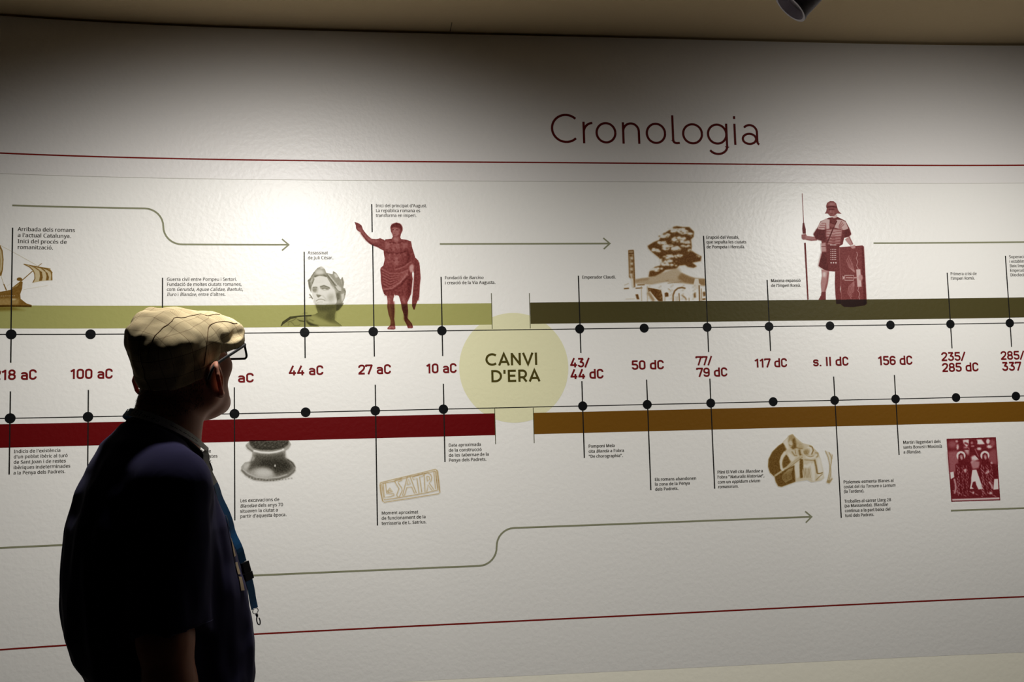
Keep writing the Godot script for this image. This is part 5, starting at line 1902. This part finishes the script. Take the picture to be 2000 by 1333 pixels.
func shoe_sdf(p: Vector3, s: float) -> float:
	var q := p - foot_at(s)
	var r := Vector3(q.dot(FWD), q.y, q.dot(RIGHT))
	var d := ell(r, Vector3(-0.03, 0.04, 0), Vector3(0.055, 0.055, 0.04))
	d = smin(d, ell(r, Vector3(0.09, 0.028, 0), Vector3(0.105, 0.042, 0.047)), 0.05)
	return maxf(d, 0.008 - p.y)

func cap(o: Node3D) -> void:
	var cloth := check_cloth()
	var c := Node3D.new()
	c.name = "flat_cap"
	c.set_meta("label", "tan checked flat cap with short peak")
	o.add_child(c)
	# keep the cloth's weave in the cap's own axes
	# worn tipped back and a little towards his right ear
	var tip := Basis(Vector3(0, 0, 1), deg_to_rad(6.0)) * Basis(Vector3(1, 0, 0), deg_to_rad(6.0))
	c.transform = Transform3D(Basis(hf, hu, hr) * tip, from_head(Vector3(0, 0.03, 0) - tip * Vector3(0, 0.03, 0)))
	part("crown", nets(hat_sdf, Vector3(-0.16, -0.06, -0.12), Vector3(0.19, 0.165, 0.12), 0.0032).mesh(), cloth, c)
	var thread := mat(rgb(112, 88, 62), 0.9, 0.2)
	var seams := [
		[Vector3(-0.03, 0.02, 0.088), Vector3(0.0, 0.07, 0.084), Vector3(0.035, 0.092, 0.07), Vector3(0.08, 0.08, 0.062), Vector3(0.125, 0.052, 0.058)],
		[Vector3(-0.03, 0.02, -0.088), Vector3(0.0, 0.07, -0.084), Vector3(0.035, 0.092, -0.07), Vector3(0.08, 0.08, -0.062), Vector3(0.125, 0.052, -0.058)],
		[Vector3(-0.125, 0.06, 0.02), Vector3(-0.1, 0.11, 0.03), Vector3(-0.03, 0.135, 0.035), Vector3(0.05, 0.11, 0.035), Vector3(0.1, 0.075, 0.034)],
		[Vector3(-0.12, -0.01, 0.0), Vector3(-0.13, 0.04, 0.0), Vector3(-0.115, 0.09, 0.0)]]
	for s in seams:
		var path := head_path(s, hat_sdf, 0.0002)
		part("seam", tube(path, 0.0009, 6).mesh(), thread, c)

func glasses(o: Node3D) -> void:
	var g := Node3D.new()
	g.name = "glasses"
	g.set_meta("label", "black rectangular-framed glasses")
	o.add_child(g)
	g.transform = Transform3D(Basis(hf, hu, hr), from_head(Vector3(0.003, 0.004, 0.003)))
	var black := mat(rgb(14, 13, 16), 0.75)
	var glass := mat(Color(0.93, 0.96, 0.96, 0.12), 0.05)
	glass.transparency = BaseMaterial3D.TRANSPARENCY_ALPHA
	for s in [1.0, -1.0]:
		var pts := fillet(pv([-0.028, -0.02, 0.029, -0.02, 0.032, 0.019, -0.029, 0.019]), 0.009, true)
		var rim := []
		var lens := Tri.new()
		var mid := Vector3(0.127, 0.003, 0.0395 * s)
		for p in pts:
			var bow: float = -(p.x + 0.0395) * 0.14
			rim.append(Vector3(0.127 + bow + 0.0055 - p.y * 0.1, 0.003 + p.y, (0.0395 + p.x) * s))
		part("rim", tube(rim, 0.0024, 8, true).mesh(), black, g)
		var c0 := lens.vert(mid, Vector3.RIGHT)
		var c1 := lens.vert(mid + Vector3(0.0012, 0, 0), Vector3.RIGHT)
		for p in rim:
			lens.vert(p, Vector3.RIGHT)
			lens.vert(p + Vector3(0.0012, 0, 0), Vector3.RIGHT)
		for k in rim.size():
			var j := (k + 1) % rim.size()
			lens.tri(c0, 2 + k * 2, 2 + j * 2)
			lens.tri(c1, 3 + k * 2, 3 + j * 2)
		part("lens", lens.mesh(), glass, g, "clear spectacle lens")
		var temple := head_path([Vector3(0.119, 0.015, 0.071 * s), Vector3(0.112, 0.015, 0.0775 * s), Vector3(0.06, 0.011, 0.086 * s), Vector3(0.005, 0.005, 0.09 * s), Vector3(-0.02, -0.002, 0.09 * s), Vector3(-0.034, -0.024, 0.083 * s)], null, 0.0, 5)
		part("temple", tube(temple, 0.0026, 8, false, 1.25).mesh(), black, g)
	part("bridge", tube([Vector3(0.13, 0.01, -0.011), Vector3(0.133, 0.014, 0.0), Vector3(0.13, 0.01, 0.011)], 0.0022, 8).mesh(), black, g)

# round the neck on the collar, then down the chest to the buckle
func strap_path(side: float) -> Array:
	var out := []
	for k in 40:
		var a := lerpf(PI - 0.05, 0.95, k / 39.0) * side
		out.append(collar_point(a) + strap_out(a) * 0.019 + Vector3(0, 0.009, 0))
	var chest := [out[39], Vector3(0.08, 1.385, 0.06), Vector3(0.088, 1.35, 0.056), Vector3(0.101, 1.30, 0.05), Vector3(0.118, 1.24, 0.042), Vector3(0.13, 1.196, 0.036)]
	if side < 0:
		for k in range(1, 6):
			chest[k] -= RIGHT * (2.0 * chest[k].dot(RIGHT) * (0.8 if k == 5 else 1.0) + 0.012)
	var low := head_path(chest, null, 0.0, 7)
	for k in range(1, low.size()):
		out.append(settle(over_sdf, low[k], 0.0045))
	return out

func strap_out(a: float) -> Vector3:
	return (FWD * cos(a) + RIGHT * sin(a) + Vector3(0, 0.75, 0)).normalized()

func strap_normal(p: Vector3) -> Vector3:
	var r := p - Vector3(0.002, 1.437, 0)
	var o := (FWD * r.dot(FWD) + RIGHT * r.dot(RIGHT)).normalized() + Vector3(0, 0.75, 0)
	# below the collar the strap hangs twisted, its face turned outwards to his right
	var w := clampf((p.y - 1.3) / 0.1, 0.0, 1.0)
	var hang := grad(over_sdf, p) if r.dot(RIGHT) < 0.0 else (grad(over_sdf, p) * 0.55 + RIGHT).normalized()
	return hang.lerp(o.normalized(), w).normalized()

func lanyard(o: Node3D) -> void:
	var l := Node3D.new()
	l.name = "lanyard"
	l.set_meta("label", "blue and white lanyard hanging round the neck")
	o.add_child(l)
	var blue := mat(rgb(18, 118, 186), 0.55)
	var white := mat(rgb(236, 234, 228), 0.6)
	var path := strap_path(1.0)
	var path2 := strap_path(-1.0)
	part("strap", ribbon(path, strap_normal, 0.018, 0.0012, 0, 4).mesh(), blue, l, "blue end of the strap at the nape")
	part("strap", ribbon(path, strap_normal, 0.018, 0.0012, 4, 51).mesh(), white, l, "white printed part of the strap")
	part("strap", ribbon(path, strap_normal, 0.018, 0.0012, 51, path.size() - 1).mesh(), blue, l, "blue part of the strap on the chest")
	part("strap", ribbon(path2, strap_normal, 0.0155, 0.0012, 0, path2.size() - 1).mesh(), blue, l)
	# handwriting on the white part
	var letters := [
		[0.1, 0.95, 0.0, 0.1], [0.0, 0.75, 0.15, 0.98, 0.42, 0.95, 0.45, 0.7, 0.1, 0.52, 0.5, 0.45, 0.48, 0.12, 0.2, 0.02, 0.02, 0.15],
		[0.7, 0.3, 0.85, 0.95, 0.75, 0.9, 0.72, 0.15, 0.9, 0.1], [1.3, 0.5, 1.05, 0.45, 1.0, 0.12, 1.25, 0.12, 1.35, 0.5, 1.35, 0.1],
		[1.5, 0.5, 1.52, 0.1, 1.6, 0.42, 1.8, 0.48, 1.82, 0.1], [2.0, 0.3, 2.3, 0.35, 2.25, 0.52, 2.05, 0.45, 2.02, 0.15, 2.3, 0.1],
		[2.75, 0.5, 2.5, 0.45, 2.7, 0.25, 2.68, 0.08, 2.45, 0.1]]
	for k in 7:
		letters.append([3.7 + k * 0.4, 0.2, 3.75 + k * 0.4, 0.5, 3.9 + k * 0.4, 0.22, 4.0 + k * 0.4, 0.45])
	var pens := [Tri.new(), Tri.new()]
	for s in letters:
		var pts := []
		var small: bool = s[0] > 3.5
		for k in range(0, s.size(), 2):
			var at: float = 6.0 + s[k] * 4.3
			var i := int(at)
			var p: Vector3 = path[i].lerp(path[i + 1], at - i)
			var tan: Vector3 = (path[i + 1] - path[i]).normalized()
			var n := strap_normal(p)
			n = (n - tan * n.dot(tan)).normalized()
			var across := n.cross(tan)
			pts.append(p + n * 0.0013 + across * ((s[k + 1] - 0.5) * (0.011 if not small else 0.006)))
		pens[1 if small else 0].add(tube(pts, 0.00042, 5))
	part("strap_lettering", pens[0].mesh(), mat(rgb(52, 62, 72), 0.8), l, "thin handwritten lettering on the strap")
	part("strap_small_print", pens[1].mesh(), mat(rgb(52, 62, 72), 0.8), l)
	# buckle, short ribbon, ring and clip
	var b0: Vector3 = path[path.size() - 1]
	var n0 := (grad(shirt_sdf, b0) * 0.55 + RIGHT).normalized()
	var down := Vector3(0.3, -0.95, 0).normalized()
	down = (down - n0 * down.dot(n0)).normalized()
	var sd := down.cross(n0).normalized()
	var bas := Basis(sd, down, n0)
	var black := mat(rgb(16, 16, 18), 0.4)
	var bk := Tri.new()
	bk.box(b0 + down * 0.011 + n0 * 0.004, Vector3(0.009, 0.011, 0.0035), bas)
	bk.box(b0 + down * 0.03 + n0 * 0.004, Vector3(0.0105, 0.0075, 0.004), bas)
	bk.box(b0 + down * 0.02 + n0 * 0.004, Vector3(0.005, 0.006, 0.002), bas)
	part("buckle", bk.mesh(), black, l, "black plastic release buckle")
	var low := []
	for k in 9:
		low.append(settle(shirt_sdf, b0 + down * (0.036 + k * 0.0078), 0.006 + k * 0.0004))
	part("strap", ribbon(low, func(p: Vector3) -> Vector3: return (grad(shirt_sdf, p) * 0.55 + RIGHT).normalized(), 0.0185, 0.0012, 0, 8).mesh(), blue, l, "short blue ribbon under the buckle")
	var e: Vector3 = low[8]
	var steel := mat(rgb(150, 148, 146), 0.3, 0.5, 0.9)
	var rg := []
	for k in 20:
		var an := TAU * k / 20.0
		rg.append(e + down * (0.005 + 0.0055 * cos(an)) + sd * 0.0075 * sin(an) + n0 * 0.001)
	part("ring", tube(rg, 0.0008, 6, true).mesh(), steel, l)
	var hook := []
	for k in 16:
		var an := TAU * k / 15.0 * 0.86
		hook.append(e + down * (0.026 - 0.0085 * cos(an)) + sd * 0.0042 * sin(an) + n0 * 0.002)
	var clip := tube(hook, 0.0013, 7)
	clip.add(lathe([0.0, -0.004, 0.0022, -0.003, 0.003, 0.0, 0.0022, 0.004, 0.0, 0.005], e + down * 0.013 + n0 * 0.002, bas, 12))
	part("clip", clip.mesh(), steel, l, "small metal hook")
